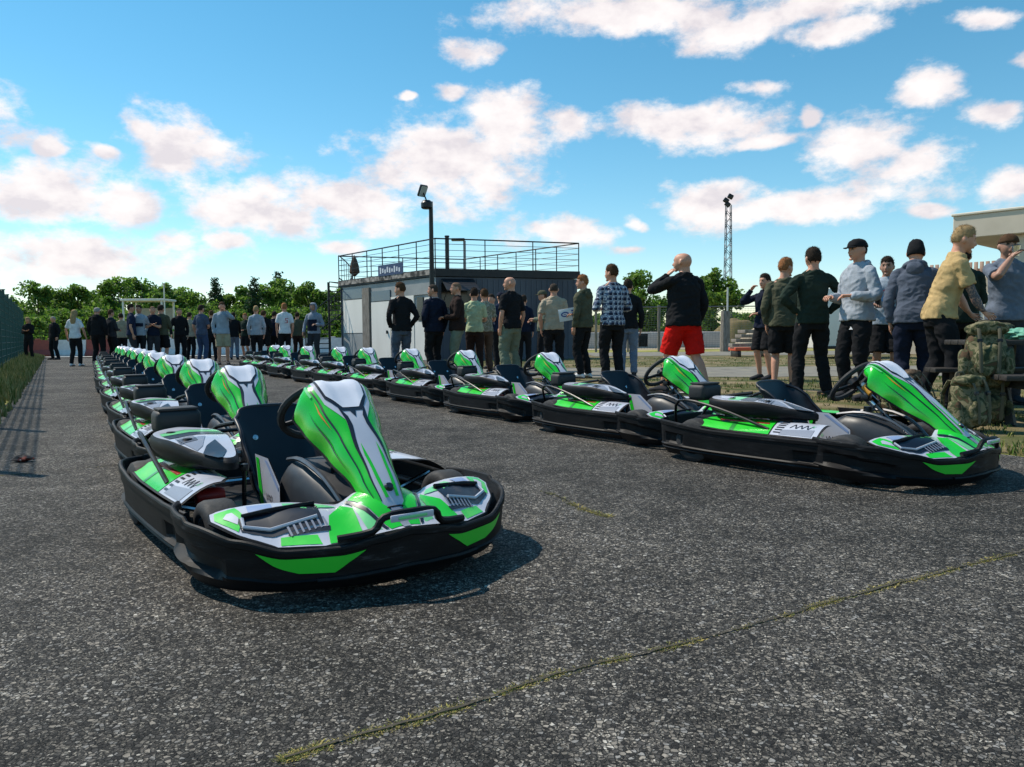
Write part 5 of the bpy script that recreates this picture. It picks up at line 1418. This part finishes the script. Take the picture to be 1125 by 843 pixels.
        # inward duplicate closes the rim
        cen = headt(HC); n = len(P); P2 = [p.lerp(cen, .16) for p in P]; edges = {}
        for f in fl:
            for a, b in zip(f, f[1:] + f[:1]): edges[(a, b)] = 1
        rim = [(b, a, a + n, b + n) for (a, b) in edges if (b, a) not in edges]
        g.add(P + P2, fl + rim, hm, True)
        if near and style in ('short', 'buzz', 'bun'):
            ln = .022 if style != 'buzz' else .006
            for q_ in range(900 if style != 'buzz' else 500):
                f = random.choice(fl); a_, b_, c_, d_ = (P[i] for i in f); u_, v_ = random.random(), random.random()
                p = a_.lerp(b_, u_).lerp(d_.lerp(c_, u_), v_); nr = (p - cen).normalized(); dn = Vector((random.gauss(0, .5), random.gauss(0, .5), random.gauss(-.35, .4)))
                tip = p + (nr * .55 + dn * .8).normalized() * ln * random.uniform(.5, 1.1); sd2 = nr.cross(tip - p).normalized() * .0022
                g.add([p - sd2 - nr * .002, p + sd2 - nr * .002, tip], [(0, 1, 2)], hm)
        hn = {'cap': 'cap', 'backcap': 'cap', 'beanie': 'beanie', 'hoodup': 'hood'}.get(style, 'hair')
        if style in ('cap', 'backcap'):
            sgn = -1 if style == 'cap' else 1; br = []
            for a in range(-6, 7):
                an = a / 6 * 1.05; br.append(headt(HC + Vector((sin(an) * .085, sgn * (cos(an) * .100), .036))))
            outr = [headt(HC + Vector((sin(a / 6 * 1.05) * .085, sgn * (.100 * cos(a / 6 * 1.05) + .072 * cos(a / 6 * 1.2) ** .6), .022 - .0 * abs(a)))) for a in range(-6, 7)]
            n = len(br); vv = br + outr; vv = vv + [v + Vector((0, 0, .006)) for v in vv]
            g.add(vv, [(i, i + 1, n + i + 1, n + i) for i in range(n - 1)] + [(3 * n + i, 3 * n + i + 1, 2 * n + i + 1, 2 * n + i) for i in range(n - 1)] + [(n + i, n + i + 1, 3 * n + i + 1, 3 * n + i) for i in range(n - 1)], hm, True)
        if style == 'long':
            g.tube([headt(HC + Vector((0, .055, .02))), headt(HC + Vector((0, .10, -.10))), bend((0, .115, 1.44)), bend((0, .12, 1.36))], [(.085, .05), (.095, .045), (.09, .03), (.05, .012)], hm, n=14, sub=3, up=Vector((0, 1, 0)))
        if style == 'bun': ball(g, headt(HC + Vector((0, .10, .06))), .042, hm)
        g.build(hn, t, sharp=0)
    if style in ('cap', 'backcap', 'bald_'):
        g = G(); hv = {}; hf = []; n1, n2 = 30, 22; hm2 = HAIRM['brown' if sd_ % 2 else 'dark']
        for i in range(n2):
            for j_ in range(n1):
                a = 2 * pi * (j_ + .5) / n1; b = pi * (i + .5) / n2 - pi / 2
                if sin(a) * cos(b) > .05 and -.30 < sin(b) < .30:
                    q4 = []
                    for (ii, jj) in ((i, j_), (i, j_ + 1), (i + 1, j_ + 1), (i + 1, j_)):
                        k = (ii, jj % n1)
                        if k not in hv: hv[k] = (len(hv), headt(head_pt(2 * pi * k[1] / n1, pi * ii / n2 - pi / 2, .006 + .004 * noise.noise(Vector((ii, k[1], sd_)) * .9))))
                        q4.append(hv[k][0])
                    hf.append(tuple(q4))
        g.add([p for k, (i, p) in sorted(hv.items(), key=lambda e: e[1][0])], hf, hm2, True); g.build('hair', t, sharp=0)
    if extra: extra(t, J, bend, headt, S)
    return t

# small things people carry
def at_hand(t, S, p):   # local point -> world
    c, s = cos(t.rotation_euler.z), sin(t.rotation_euler.z); x, y = p.x * t.scale.x, p.y * t.scale.y
    return Vector((t.location.x + x * c - y * s, t.location.y + x * s + y * c, p.z * t.scale.z))
def ex_phone(s, lab):
    def f(t, J, bend, headt, S):
        w = bend(J[s][2] + (J[s][2] - J[s][1]).normalized() * .08); p = at_hand(t, S, w)
        ph = thing('phone', lab, 'phone', p, t.rotation_euler.z); g = G(); g.rbox((0, -.01, 0), (.072, .009, .15), BLACKM, .004, Matrix.Rotation(.5, 3, 'Y')); g.build('case', ph); g = G(); g.rbox((0, -.0165, 0), (.064, .003, .138), WGL, .001, Matrix.Rotation(.5, 3, 'Y')); g.build('screen', ph)
    return f
def ex_cup(s, lab, m):
    def f(t, J, bend, headt, S):
        w = bend(J[s][2] + (J[s][2] - J[s][1]).normalized() * .07); p = at_hand(t, S, w)
        c = thing('cup', lab, 'cup', p + Vector((0, 0, -.05)), 0); g = G(); g.lathe([(0, 0), (.030, 0), (.042, .115), (.038, .115), (.028, .006), (0, .006)], m, (0, 0, 0), n=16); g.build('cup_wall', c); g = G(); g.lathe([(0, .122), (.03, .122), (.044, .117), (.044, .110)], BLACKM, n=16); g.build('lid', c)
    return f
def ex_board(s, lab):
    def f(t, J, bend, headt, S):
        w = bend(J[s][2] + (J[s][2] - J[s][1]).normalized() * .10); p = at_hand(t, S, w)
        c = thing('paper_card', lab, 'card', p, radians(-12)); W_ = mat('paper_white', (.75, .75, .76), .6)
        g = G(); g.rbox((0, 0, 0), (.34, .006, .23), W_, .002, Matrix.Rotation(-.15, 3, 'Y')); cc = g.build('card', c)
        g = G(); R = Matrix.Rotation(-.15, 3, 'Y'); NB = mat('logo_blue', (.02, .05, .25), .5)
        g.lathe([(0, .004), (.078, .004), (.078, 0)], NB, R @ Vector((-.05, -.004, .01)), rot=R @ Matrix.Rotation(pi / 2, 3, 'X') @ Matrix.Scale(.62, 3, Vector((0, 1, 0))), n=24)
        g.lathe([(0, .0055), (.05, .0055), (.05, 0)], W_, R @ Vector((-.05, -.004, .01)), rot=R @ Matrix.Rotation(pi / 2, 3, 'X') @ Matrix.Scale(.5, 3, Vector((0, 1, 0))), n=24)
        g.box(R @ Vector((-.05, -.0105, .01)), (.055, .001, .012), NB, R)
        for k in range(3): g.box(R @ Vector((.10, -.005, .06 - k * .05)), (.05, .003, .03), NB, R)
        g.build('logo', cc)
    return f
def ex_paper(s, lab):
    def f(t, J, bend, headt, S):
        w = bend(J[s][2] + (J[s][2] - J[s][1]).normalized() * .10); p = at_hand(t, S, w)
        c = G(); c.rbox((0, 0, 0), (.02, .17, .25), mat('paper_white', (.75, .75, .76), .6), .004, Matrix.Rotation(.2, 3, 'Y')); o = c.build('folded_paper', loc=p); tag(o, lab, 'paper')
    return f
def decal(t, name, polys, m, z, side, S_top=.137, cx=0):
    """flat print on chest (side=-1) or back (side=1); polys in metres"""
    g = G()
    def fm(x, zz):
        y = side * (.150 * sqrt(max(.05, 1 - (min(.99, abs(x) / .20)) ** 2.6)) + .010)
        return Vector((x + cx, y, z + zz))
    for pl in polys:
        g.drape([((-1 if side > 0 else 1) * x, q) for x, q in pl], fm, 0, m, .03, .03, flip=(side > 0))
    o = g.build(name, t, sharp=0); return o
def disc(x, y, rx, ry, n=14): return [(x + rx * cos(2 * pi * k / n), y + ry * sin(2 * pi * k / n)) for k in range(n)]
WM = mat('print_white', (.7, .7, .72), .8); RM_ = mat('print_red', (.45, .03, .04), .8); BM_ = mat('print_blue', (.08, .22, .42), .8)

LG = 'people standing at the far end of the left row'; MG = 'men standing before the cabin'; RG = 'men standing on the verge behind the right row'
fr, bk, lf, rt = 0, 180, -90, 90
def P(*a, **k): return person(*a, **k)
# --- far left group
P(33, 349, 1.66, 10, 'blonde woman all in black standing beside the mesh fence', hair=('long', 'blond'), arms=('crossed', 'crossed'), group=LG, female=True)
P(61, 348, 1.74, -20, 'grey-haired person in black facing the camera near the mesh fence', hair=('buzz', 'grey'), arms=('loose', 'down'), group=LG, apart=.04)
P(84, 341, 1.68, 185, 'woman in white t-shirt and black trousers with long blonde hair, seen from behind', top='white', sl='short', hair=('long', 'blond'), arms=('loose', 'loose'), group=LG, female=True, shoe='white', walk=.06)
P(109, 338, 1.84, bk, 'broad person in black hooded top seen from behind, right of the woman in white', hair=('buzz', 'grey'), hood=True, arms=('down', 'down'), build=1.3, group=LG)
P(124, 341, 1.76, 150, 'person in black with short hair turned right, next to the broad person in black', top='charcoal', hair=('short', 'brown'), arms=('down', 'hold'), group=LG)
P(135, 345, 1.72, 215, 'man in beige t-shirt seen from behind, behind the left row of karts', top='beige', sl='short', hair=('short', 'dark'), arms=('hold', 'hold'), group=LG)
P(146, 335, 1.84, 120, 'man in navy t-shirt seen from the side with arm hanging down', top='dkblue', sl='short', bot='charcoal', hair=('short', 'dark'), arms=('down', 'down'), group=LG)
def navyband(t, *a): decal(t, 'chest_band', [[(-.15, -.05), (.15, -.05), (.15, .05), (-.15, .05)]], C_('navy'), 1.22, -1)
P(155, 336, 1.82, 8, 'man facing the camera in a white top with a navy band across it', top='ltblue', sl='long', hair=('short', 'dark'), arms=('back', 'back'), group=LG, extra=navyband, skin=SKINT)
P(170, 337, 1.80, 20, 'man in dark t-shirt with folded bare arms and sunglasses, second row', top='navy', sl='short', bot='charcoal', hair=('buzz', 'buzz'), arms=('crossed', 'crossed'), group=LG)
P(179, 336, 1.84, 178, 'man in olive grey sweatshirt and black shorts seen from behind', top='olive', bot='black', bl='short', hair=('short', 'dark'), arms=('hold', 'hold'), group=LG, build=1.15)
P(199, 339, 1.80, 35, 'man in black facing the camera between the olive and the beige tops', hair=('buzz', 'buzzd'), arms=('down', 'loose'), group=LG)
P(210, 344, 1.74, 170, 'man in beige t-shirt and black trousers left of the one in blue, seen from behind', top='sand', sl='short', hair=('short', 'dark'), arms=('down', 'hold'), group=LG)
P(223, 336, 1.84, 165, 'man in matching blue t-shirt and blue trousers seen from behind', top='denim', sl='short', bot='blue', hair=('short', 'dark'), arms=('loose', 'hold'), group=LG)
P(234, 342, 1.78, 210, 'man in black half hidden behind the man in blue', hair=('short', 'brown'), arms=('down', 'down'), group=LG)
P(246, 333, 1.88, 25, 'tall man in pale blue shirt, grey vest and khaki shorts with hand at mouth', top='ltblue', bot='khaki', bl='short', hair=('short', 'brown'), arms=('mouth', 'down'), group=LG)
P(258, 344, 1.76, 195, 'man in black jacket and blue jeans seen from behind with one arm raised forward', bot='jeans', hair=('short', 'dark'), arms=('down', 'fwd'), jacket=True, group=LG)
P(271, 345, 1.76, -15, 'man in dark green top and dark shorts facing the camera by the conifer', top='dkgreen', bl='short', hair=('short', 'ginger'), arms=('hold', 'down'), group=LG)
P(283, 337, 1.80, 200, 'fair-haired person in pale grey top beside the printed black hoodie', top='greyl', hair=('short', 'blond'), arms=('down', 'down'), group=LG)
def facemark(t, *a): decal(t, 'back_print', [disc(-.055, .03, .04, .028), disc(.055, .03, .04, .028), [(-.02, -.03), (.02, -.03), (.03, -.07), (-.03, -.07)]], WM, 1.27, 1)
P(291, 342, 1.80, 180, 'person in black hoodie with white print on its back and black shorts', bl='short', hair=('short', 'brown'), hood=True, arms=('pockets', 'pockets'), build=1.3, group=LG, extra=facemark, apart=.03)
P(303, 343, 1.78, 170, 'man in navy top just right of the printed black hoodie', top='navy', hair=('short', 'dark'), arms=('down', 'hold'), group=LG)
def numb(t, *a): decal(t, 'back_number', [[(-.005, .10), (.09, .10), (.09, .085), (-.005, .085)], [(-.005, .085), (.012, .085), (.012, .03), (-.005, .03)], [(-.005, .03), (.07, .03), (.07, .045), (-.005, .045)], [(.05, .03), (.075, .03), (.075, -.03), (.05, -.03)], [(-.01, -.045), (.075, -.045), (.075, -.03), (-.01, -.03)]], RM_, 1.26, 1)
P(314, 334, 1.88, 205, 'man in white t-shirt with red number on the back and black trousers', top='white', sl='short', hair=('short', 'ginger'), arms=('down', 'down'), group=LG, extra=numb)
P(328, 344, 1.76, 180, 'man in dark olive top beside the man in the white numbered shirt', top='olive', bot='dkbrown', hair=('short', 'dark'), arms=('down', 'down'), group=LG)
P(346, 334, 1.86, -10, 'man with grey hood up in navy vest and pale sleeves, standing before the spiral stair', top='steel', bot='charcoal', hair=('hoodup', 'steel'), skin=SKINT, arms=('cup', 'loose'), group=LG, extra=lambda t, *a: decal(t, 'vest_front', [[(-.15, -.22), (.15, -.22), (.15, .12), (-.15, .12)]], C_('navy'), 1.20, -1))
# --- middle group
P(442, 312, 1.83, -150, 'man in black sweater and blue-grey trousers, hands in pockets, before the white cabin doors', bot='slate', hair=('short', 'brown'), arms=('pockets', 'pockets'), group=MG, head=45)
P(478, 313, 1.83, -140, 'man in navy hooded jacket with pale inner collar looking left', top='navy', hair=('buzz', 'buzzd'), arms=('pockets', 'down'), jacket=True, hood=False, collar='greyl', group=MG, head=45, walk=.05)
P(503, 311, 1.86, -80, 'man in dark open jacket and grey-green trousers seen in profile beneath the hatch flap', top='dkbrown', bot='sage', hair=('buzz', 'buzz'), arms=('hold', 'hold'), jacket=True, group=MG)
P(522, 318, 1.78, 178, 'man in pale lime t-shirt and black trousers seen from behind', top='lime', sl='short', bot='dkbrown', hair=('short', 'dark'), arms=('hold', 'hold'), group=MG, walk=-.05)
P(533, 320, 1.80, -160, 'man in grey patterned shirt and brown trousers behind the lime t-shirt', top='camo', bot='brown', sl='short', hair=('short', 'brown'), arms=('hold', 'hold'), group=MG, d=16.5)
P(541, 322, 1.80, -20, 'dark-haired man facing the camera, half hidden behind the man in black t-shirt', top='steel', sl='short', hair=('short', 'dark'), arms=('down', 'down'), group=MG, d=18.5)
P(551, 321, 1.80, 200, 'man in dark cap and blue top hidden behind the man in black t-shirt', top='dkblue', hair=('cap', 'navy'), arms=('down', 'down'), group=MG, d=17.5)
P(562, 305, 1.87, -135, 'shaven-headed man in black t-shirt and pale olive cargo trousers holding folded paper', sl='short', bot='sage', hair=('bald', 'buzz'), arms=('down', 'down'), group=MG, head=40, build=1.12, loose=.012, extra=ex_paper(-1, 'folded white paper in the hand of the man in black t-shirt'))
P(576, 330, 1.80, 170, 'man in navy clothes standing close behind the black t-shirt', top='navy', hair=('short', 'dark'), arms=('down', 'down'), group=MG, d=19)
P(597, 318, 1.80, -90, 'man in olive top and dark cap seen from the side against the navy cabin wall', top='sage', hair=('cap', 'olive'), arms=('cup', 'hold'), group=MG, d=17)
P(609, 312, 1.84, 178, 'man in tan t-shirt and black trousers seen from behind before the navy wall', top='sand', sl='short', hair=('buzz', 'buzzd'), arms=('down', 'hold'), build=1.12, group=MG)
P(641, 304, 1.89, -130, 'man in olive hoodie, black trousers and white trainers holding a white card', top='olive', hood=True, hair=('short', 'ginger'), arms=('down', 'hold'), group=MG, shoe='white', head=35, extra=ex_board(-1, 'white card with blue oval logo held by the man in the olive hoodie'))
P(673, 293, 1.92, -165, 'tall man in black and white checked shirt and slim black trousers seen from behind', top='plaid', hair=('short', 'brown'), arms=('cup', 'cup'), group=MG, head=35)
P(690, 306, 1.84, 175, 'man in black top and jeans hidden behind the checked shirt', bot='jeans', hair=('short', 'dark'), arms=('down', 'down'), group=MG, d=14.6)
# --- right group
P(751, 279, 1.86, -150, 'heavy bald man in black fleece and bright red shorts with hand at his mouth', top='black', bot='red', bl='short', hair=('bald', 'buzz'), arms=('phone', 'down'), jacket=True, build=1.36, group=RG, walk=-.22, head=25, loose=.02)
P(840, 303, 1.80, -60, 'dark-haired man in navy jacket and black shorts with fist raised, farthest of the bare-legged men', top='navy', bl='short', hair=('short', 'dark'), arms=('hold', 'mouth'), group=RG, jacket=False)
P(861, 286, 1.84, 160, 'man in olive overshirt and black shorts with bare legs, seen from behind', top='olive', bl='short', hair=('short', 'ginger'), arms=('down', 'down'), group=RG, head=-45, jacket=True, walk=.05)
P(892, 275, 1.84, 182, 'man in dark green sweater and black trousers with hands on hips, seen from behind', top='dkgreen', hair=('short', 'dark'), arms=('hips', 'hips'), group=RG, apart=.06, build=1.08)
def tri(t, *a): decal(t, 'trouser_mark', [[(-.03, 0), (.03, 0), (0, .035)]], WM, .80, -1, cx=.10)
P(941, 265, 1.88, -75, 'man in black cap and pale grey hoodie seen in profile looking left', top='greyl', hood=True, hair=('cap', 'black'), arms=('cup', 'cup'), group=RG, build=1.05, walk=.06, extra=tri)
def tee(t, *a):
    decal(t, 'chest_print', [[(-.09, .05), (-.02, .09), (-.02, .075), (-.09, .035)], [(0, .09), (.09, .06), (.09, .045), (0, .075)]], RM_, 1.29, -1)
    decal(t, 'chest_print', [disc(-.03, -.02, .05, .045), disc(.05, -.04, .035, .05)], BM_, 1.27, -1)
def teecup(t, J, bend, headt, S): tee(t); ex_cup(-1, 'dark paper cup held by the man in the printed grey t-shirt', BLACKM)(t, J, bend, headt, S)
P(973, 285, 1.82, -25, 'dark-haired man in grey t-shirt with red and blue print holding a cup', top='ltblue', sl='short', bl='short', hair=('short', 'dark'), arms=('down', 'cup'), group=RG, skin=SKINT, head=-10, extra=teecup)
P(1003, 280, 1.80, 150, 'man in black beanie and blue-grey hoodie turned away, leaning forward', top='slate', bot='navy', hair=('beanie', 'black'), hood=True, arms=('down', 'reach'), group=RG, lean=12, walk=.12, d=8.3)
P(1031, 262, 1.86, 75, 'blond man in tan t-shirt with tattooed arm bending over the packs', top='tan', sl='short', hair=('short', 'blond'), arms=('reach', 'reach'), group=RG, lean=15, walk=.10, d=7.75, tatt=-1, nod=-4, build=1.05, apart=.02)
P(1055, 276, 1.82, 165, 'man in dark green sweater behind the blond man, arm bent forward', top='dkgreen', hair=('short', 'dark'), arms=('hold', 'hold'), group=RG, d=9.2)
P(1104, 266, 1.84, 0, 'man in backward cap and blue-grey t-shirt drinking with one hand on his hip', top='greyb', sl='short', bot='charcoal', hair=('backcap', 'brown'), arms=('hips', 'mouth'), group=RG, d=8.3, build=1.06, skin=SKINT, head=-15, extra=lambda t, J, bend, headt, S: ex_cup(-1, 'silver cup raised to the mouth of the man in the backward cap', CHROME)(t, J, bend, headt, S))
# ---------------------------------------------------------------- rows of karts
TH = .54
karts = []
kart0 = build_kart()
ordn = ['first', 'second', 'third', 'fourth', 'fifth', 'sixth', 'seventh', 'eighth', 'ninth', 'tenth', 'eleventh']
def row(x0, y0, sp, n, side, dx=-.49, dy=.872, th=TH, th0=TH):
    for i in range(n):
        s = sum(sp[:i]); jx = random.uniform(-.02, .02) if i else 0; rr = th + random.uniform(-.045, .045) if i else th0
        loc = (x0 + dx * s + jx, y0 + dy * s, 0); rz = rr - pi / 2
        if side == 'left': base = 'left row'
        else: base = 'right row'
        if i == 0: lab = ('nearest green and black go-kart, nose towards the camera, heading the left row' if side == 'left' else 'green and black go-kart heading the right row, beside the camouflage backpacks')
        elif i == n - 1: lab = f'farthest green and black go-kart at the back of the {base}'
        else: lab = f'{ordn[i]} green and black go-kart counted from the camera in the {base}'
        g = 'go-karts parked nose to tail in the ' + side + ' row'
        if i == 0 and side == 'left':
            k = kart0; k.location = loc; k.rotation_euler = (0, 0, rz); k['label'] = lab; k['group'] = g
        else: k = dup(kart0, loc, rz, lab, g)
        karts.append(k)
row(-.848, 3.043, [1.9, 1.70, 1.95] + [1.8] * 8, 11, 'left', th=.60, th0=.631)
row(1.875, 4.53, [1.66, 1.85, 1.8, 1.78, 1.7, 1.5, 2.2, 2.0, 1.1], 10, 'right', th=.58, th0=.66)
# ---------------------------------------------------------------- camera
cam = bpy.data.cameras.new('camera'); co = bpy.data.objects.new('camera', cam); COL.objects.link(co)
cam.sensor_width = 36; cam.lens = F / 1125 * 36; cam.clip_end = 3000; cam.clip_start = .05
pitch = math.atan((421.5 - YH) / F)
co.location = (0, 0, H)
co.rotation_mode = 'QUATERNION'
co.rotation_quaternion = (Matrix.Rotation(pi / 2 - pitch, 3, 'X') @ Matrix.Rotation(-ROLL, 3, 'Z')).to_quaternion()
SC.camera = co
# ---------------------------------------------------------------- sun and sky
SUN_EL, SUN_AZ = radians(53), radians(-65)       # azimuth measured from +Y (view direction) towards +X
sl = bpy.data.lights.new('sun', 'SUN'); sl.energy = 5.0; sl.angle = radians(.5); sl.color = (1, .92, .79)
so = bpy.data.objects.new('sun', sl); COL.objects.link(so)
sd = Vector((sin(SUN_AZ) * cos(SUN_EL), cos(SUN_AZ) * cos(SUN_EL), sin(SUN_EL)))
so.rotation_mode = 'QUATERNION'; so.rotation_quaternion = sd.to_track_quat('Z', 'Y'); so.location = sd * 30
W = bpy.data.worlds.new('World'); SC.world = W; W.use_nodes = True
nt = W.node_tree; N = nt.nodes; L = nt.links
for n in list(N): N.remove(n)
def nn(t, **k):
    n = N.new(t)
    for a, b in k.items(): setattr(n, a, b)
    return n
out = nn('ShaderNodeOutputWorld'); bg = nn('ShaderNodeBackground'); L.new(bg.outputs[0], out.inputs[0])
bg.inputs[1].default_value = .115
sky = nn('ShaderNodeTexSky', sky_type='NISHITA'); sky.sun_disc = False; sky.sun_elevation = SUN_EL; sky.sun_rotation = SUN_AZ
sky.air_density = 1.0; sky.dust_density = .0; sky.ozone_density = 2.2
hs = nn('ShaderNodeHueSaturation'); hs.inputs['Hue'].default_value = .478; hs.inputs['Saturation'].default_value = 1.26; hs.inputs['Value'].default_value = 1.32
L.new(sky.outputs[0], hs.inputs['Color'])
tc = nn('ShaderNodeTexCoord'); sep = nn('ShaderNodeSeparateXYZ'); L.new(tc.outputs['Generated'], sep.inputs[0])
def M(op, a, b=None, c=None):
    n = nn('ShaderNodeMath', operation=op)
    for i, x in enumerate((a, b, c)):
        if x is None: continue
        if isinstance(x, (int, float)): n.inputs[i].default_value = x
        else: L.new(x, n.inputs[i])
    return n.outputs[0]
az = M('ARCTAN2', sep.outputs[0], sep.outputs[1]); el = M('ARCSINE', sep.outputs[2])
# cloud banks: azimuth, elevation, half width, half height (degrees)
def dirpx(x, y):
    cr, sr = cos(ROLL), sin(ROLL); u, v = x - 562.5, y - 421.5
    u, v = u * cr - v * sr, u * sr + v * cr
    d = Vector((u, F * cos(pitch) - v * sin(pitch) * 1.0 * 1, 0)); 
    fx, fy, fz = u, F * cos(pitch) + (-v) * sin(pitch), -F * sin(pitch) + (-v) * cos(pitch)
    return atan2(fx, fy), math.asin(fz / sqrt(fx * fx + fy * fy + fz * fz))
CL = [(182, 158, 66, 42), (235, 165, 45, 22), (142, 135, 25, 20), (80, 158, 18, 10), (35, 208, 85, 50), (130, 218, 52, 34), (90, 284, 150, 38), (205, 262, 30, 16), (6, 150, 20, 14),
      (290, 226, 98, 36), (385, 222, 74, 34), (490, 185, 112, 52), (570, 140, 74, 42), (545, 200, 60, 30), (655, 140, 40, 22), (760, 132, 78, 28), (830, 148, 40, 9), (255, 263, 20, 12), (362, 273, 46, 12),
      (610, 258, 66, 24), (690, 239, 15, 8), (690, 268, 18, 7), (525, 60, 30, 18), (490, 105, 22, 13), (700, 12, 165, 30), (860, 18, 140, 30), (915, 42, 50, 20), (1075, 20, 38, 12), (838, 97, 22, 10),
      (1012, 96, 36, 22), (882, 125, 14, 9), (930, 165, 60, 36), (1000, 185, 62, 34), (905, 222, 150, 20), (790, 218, 60, 26), (1090, 128, 42, 18), (1110, 208, 38, 22), (1025, 234, 28, 7), (432, 108, 10, 7), (1150, 60, 40, 15),
      (-80, 120, 90, 40), (-150, 260, 120, 40), (1300, 150, 120, 45), (1350, 30, 120, 40), (450, -120, 180, 45), (850, -150, 220, 50), (100, -160, 160, 40)]
nz = nn('ShaderNodeTexNoise'); nz.inputs['Scale'].default_value = 17; nz.inputs['Detail'].default_value = 10; nz.inputs['Roughness'].default_value = .64
mpn = nn('ShaderNodeMapping'); mpn.inputs['Scale'].default_value = (1, 1, 1.7); L.new(tc.outputs['Generated'], mpn.inputs[0]); L.new(mpn.outputs[0], nz.inputs['Vector'])
nz2 = nn('ShaderNodeTexNoise'); nz2.inputs['Scale'].default_value = 4.5; nz2.inputs['Detail'].default_value = 4; L.new(mpn.outputs[0], nz2.inputs['Vector'])
sepn = nn('ShaderNodeSeparateColor'); L.new(nz2.outputs['Color'], sepn.inputs[0])
azd = M('ADD', az, M('MULTIPLY', M('SUBTRACT', sepn.outputs[0], .5), .16)); eld = M('ADD', el, M('MULTIPLY', M('SUBTRACT', sepn.outputs[1], .5), .07))
cmb = nn('ShaderNodeCombineXYZ'); L.new(azd, cmb.inputs[0]); L.new(eld, cmb.inputs[1])
cur = None; low = None
for (x, y, rx, ry) in CL:
    a, e = dirpx(x, y)
    w = abs(dirpx(x + rx, y)[0] - a); h = abs(dirpx(x, y - ry)[1] - e)
    mp = nn('ShaderNodeMapping', vector_type='POINT'); mp.inputs['Location'].default_value = (-a / w, -e / h, 0); mp.inputs['Scale'].default_value = (1 / w, 1 / h, 0)
    L.new(cmb.outputs[0], mp.inputs[0])
    ln = nn('ShaderNodeVectorMath', operation='LENGTH'); L.new(mp.outputs[0], ln.inputs[0])
    v = ln.outputs['Value']
    cur = v if cur is None else M('SMOOTH_MIN', cur, v, .18)
# density
dens = M('ADD', M('SUBTRACT', 1.0, cur), M('MULTIPLY', M('SUBTRACT', nz.outputs['Fac'], .5), 2.6))
# thin veil near the horizon on the left
cov = nn('ShaderNodeMapRange', interpolation_type='SMOOTHSTEP'); cov.inputs[1].default_value = -.22; cov.inputs[2].default_value = .58; L.new(dens, cov.inputs[0])
shade = nn('ShaderNodeMapRange', interpolation_type='SMOOTHSTEP'); shade.inputs[1].default_value = 0; shade.inputs[2].default_value = 1.5; L.new(dens, shade.inputs[0])
ccol = nn('ShaderNodeValToRGB'); e = ccol.color_ramp.elements
e[0].position = 0; e[0].color = (.80, .74, .77, 1); e[1].position = 1; e[1].color = (1.06, 1.0, .98, 1); x = e.new(.42); x.color = (.95, .88, .88, 1)
up = nn('ShaderNodeVectorMath', operation='ADD'); up.inputs[1].default_value = (-.02, 0, .035); L.new(mpn.outputs[0], up.inputs[0])
nzu = nn('ShaderNodeTexNoise'); nzu.inputs['Scale'].default_value = 15; nzu.inputs['Detail'].default_value = 5; nzu.inputs['Roughness'].default_value = .55; L.new(up.outputs[0], nzu.inputs['Vector'])
nzl = nn('ShaderNodeTexNoise'); nzl.inputs['Scale'].default_value = 15; nzl.inputs['Detail'].default_value = 5; nzl.inputs['Roughness'].default_value = .55; L.new(mpn.outputs[0], nzl.inputs['Vector'])
rel_ = M('MULTIPLY', M('SUBTRACT', nzl.outputs['Fac'], nzu.outputs['Fac']), 3.2)
L.new(M('ADD', M('ADD', M('MULTIPLY', shade.outputs[0], .25), .45), rel_), ccol.inputs[0])
cb = nn('ShaderNodeVectorMath', operation='SCALE'); L.new(ccol.outputs[0], cb.inputs[0]); cb.inputs['Scale'].default_value = 9.0
mx = nn('ShaderNodeMix', data_type='RGBA'); L.new(M('MULTIPLY', cov.outputs[0], .96), mx.inputs[0]); L.new(hs.outputs[0], mx.inputs[6]); L.new(cb.outputs[0], mx.inputs[7])
L.new(mx.outputs[2], bg.inputs[0])
SC.view_settings.view_transform = 'Standard'; SC.view_settings.look = 'None'; SC.view_settings.exposure = 0; SC.view_settings.gamma = 1
SC.render.engine = 'CYCLES'; SC.cycles.max_bounces = 6; SC.cycles.use_denoising = True
SC.cycles.transparent_max_bounces = 8
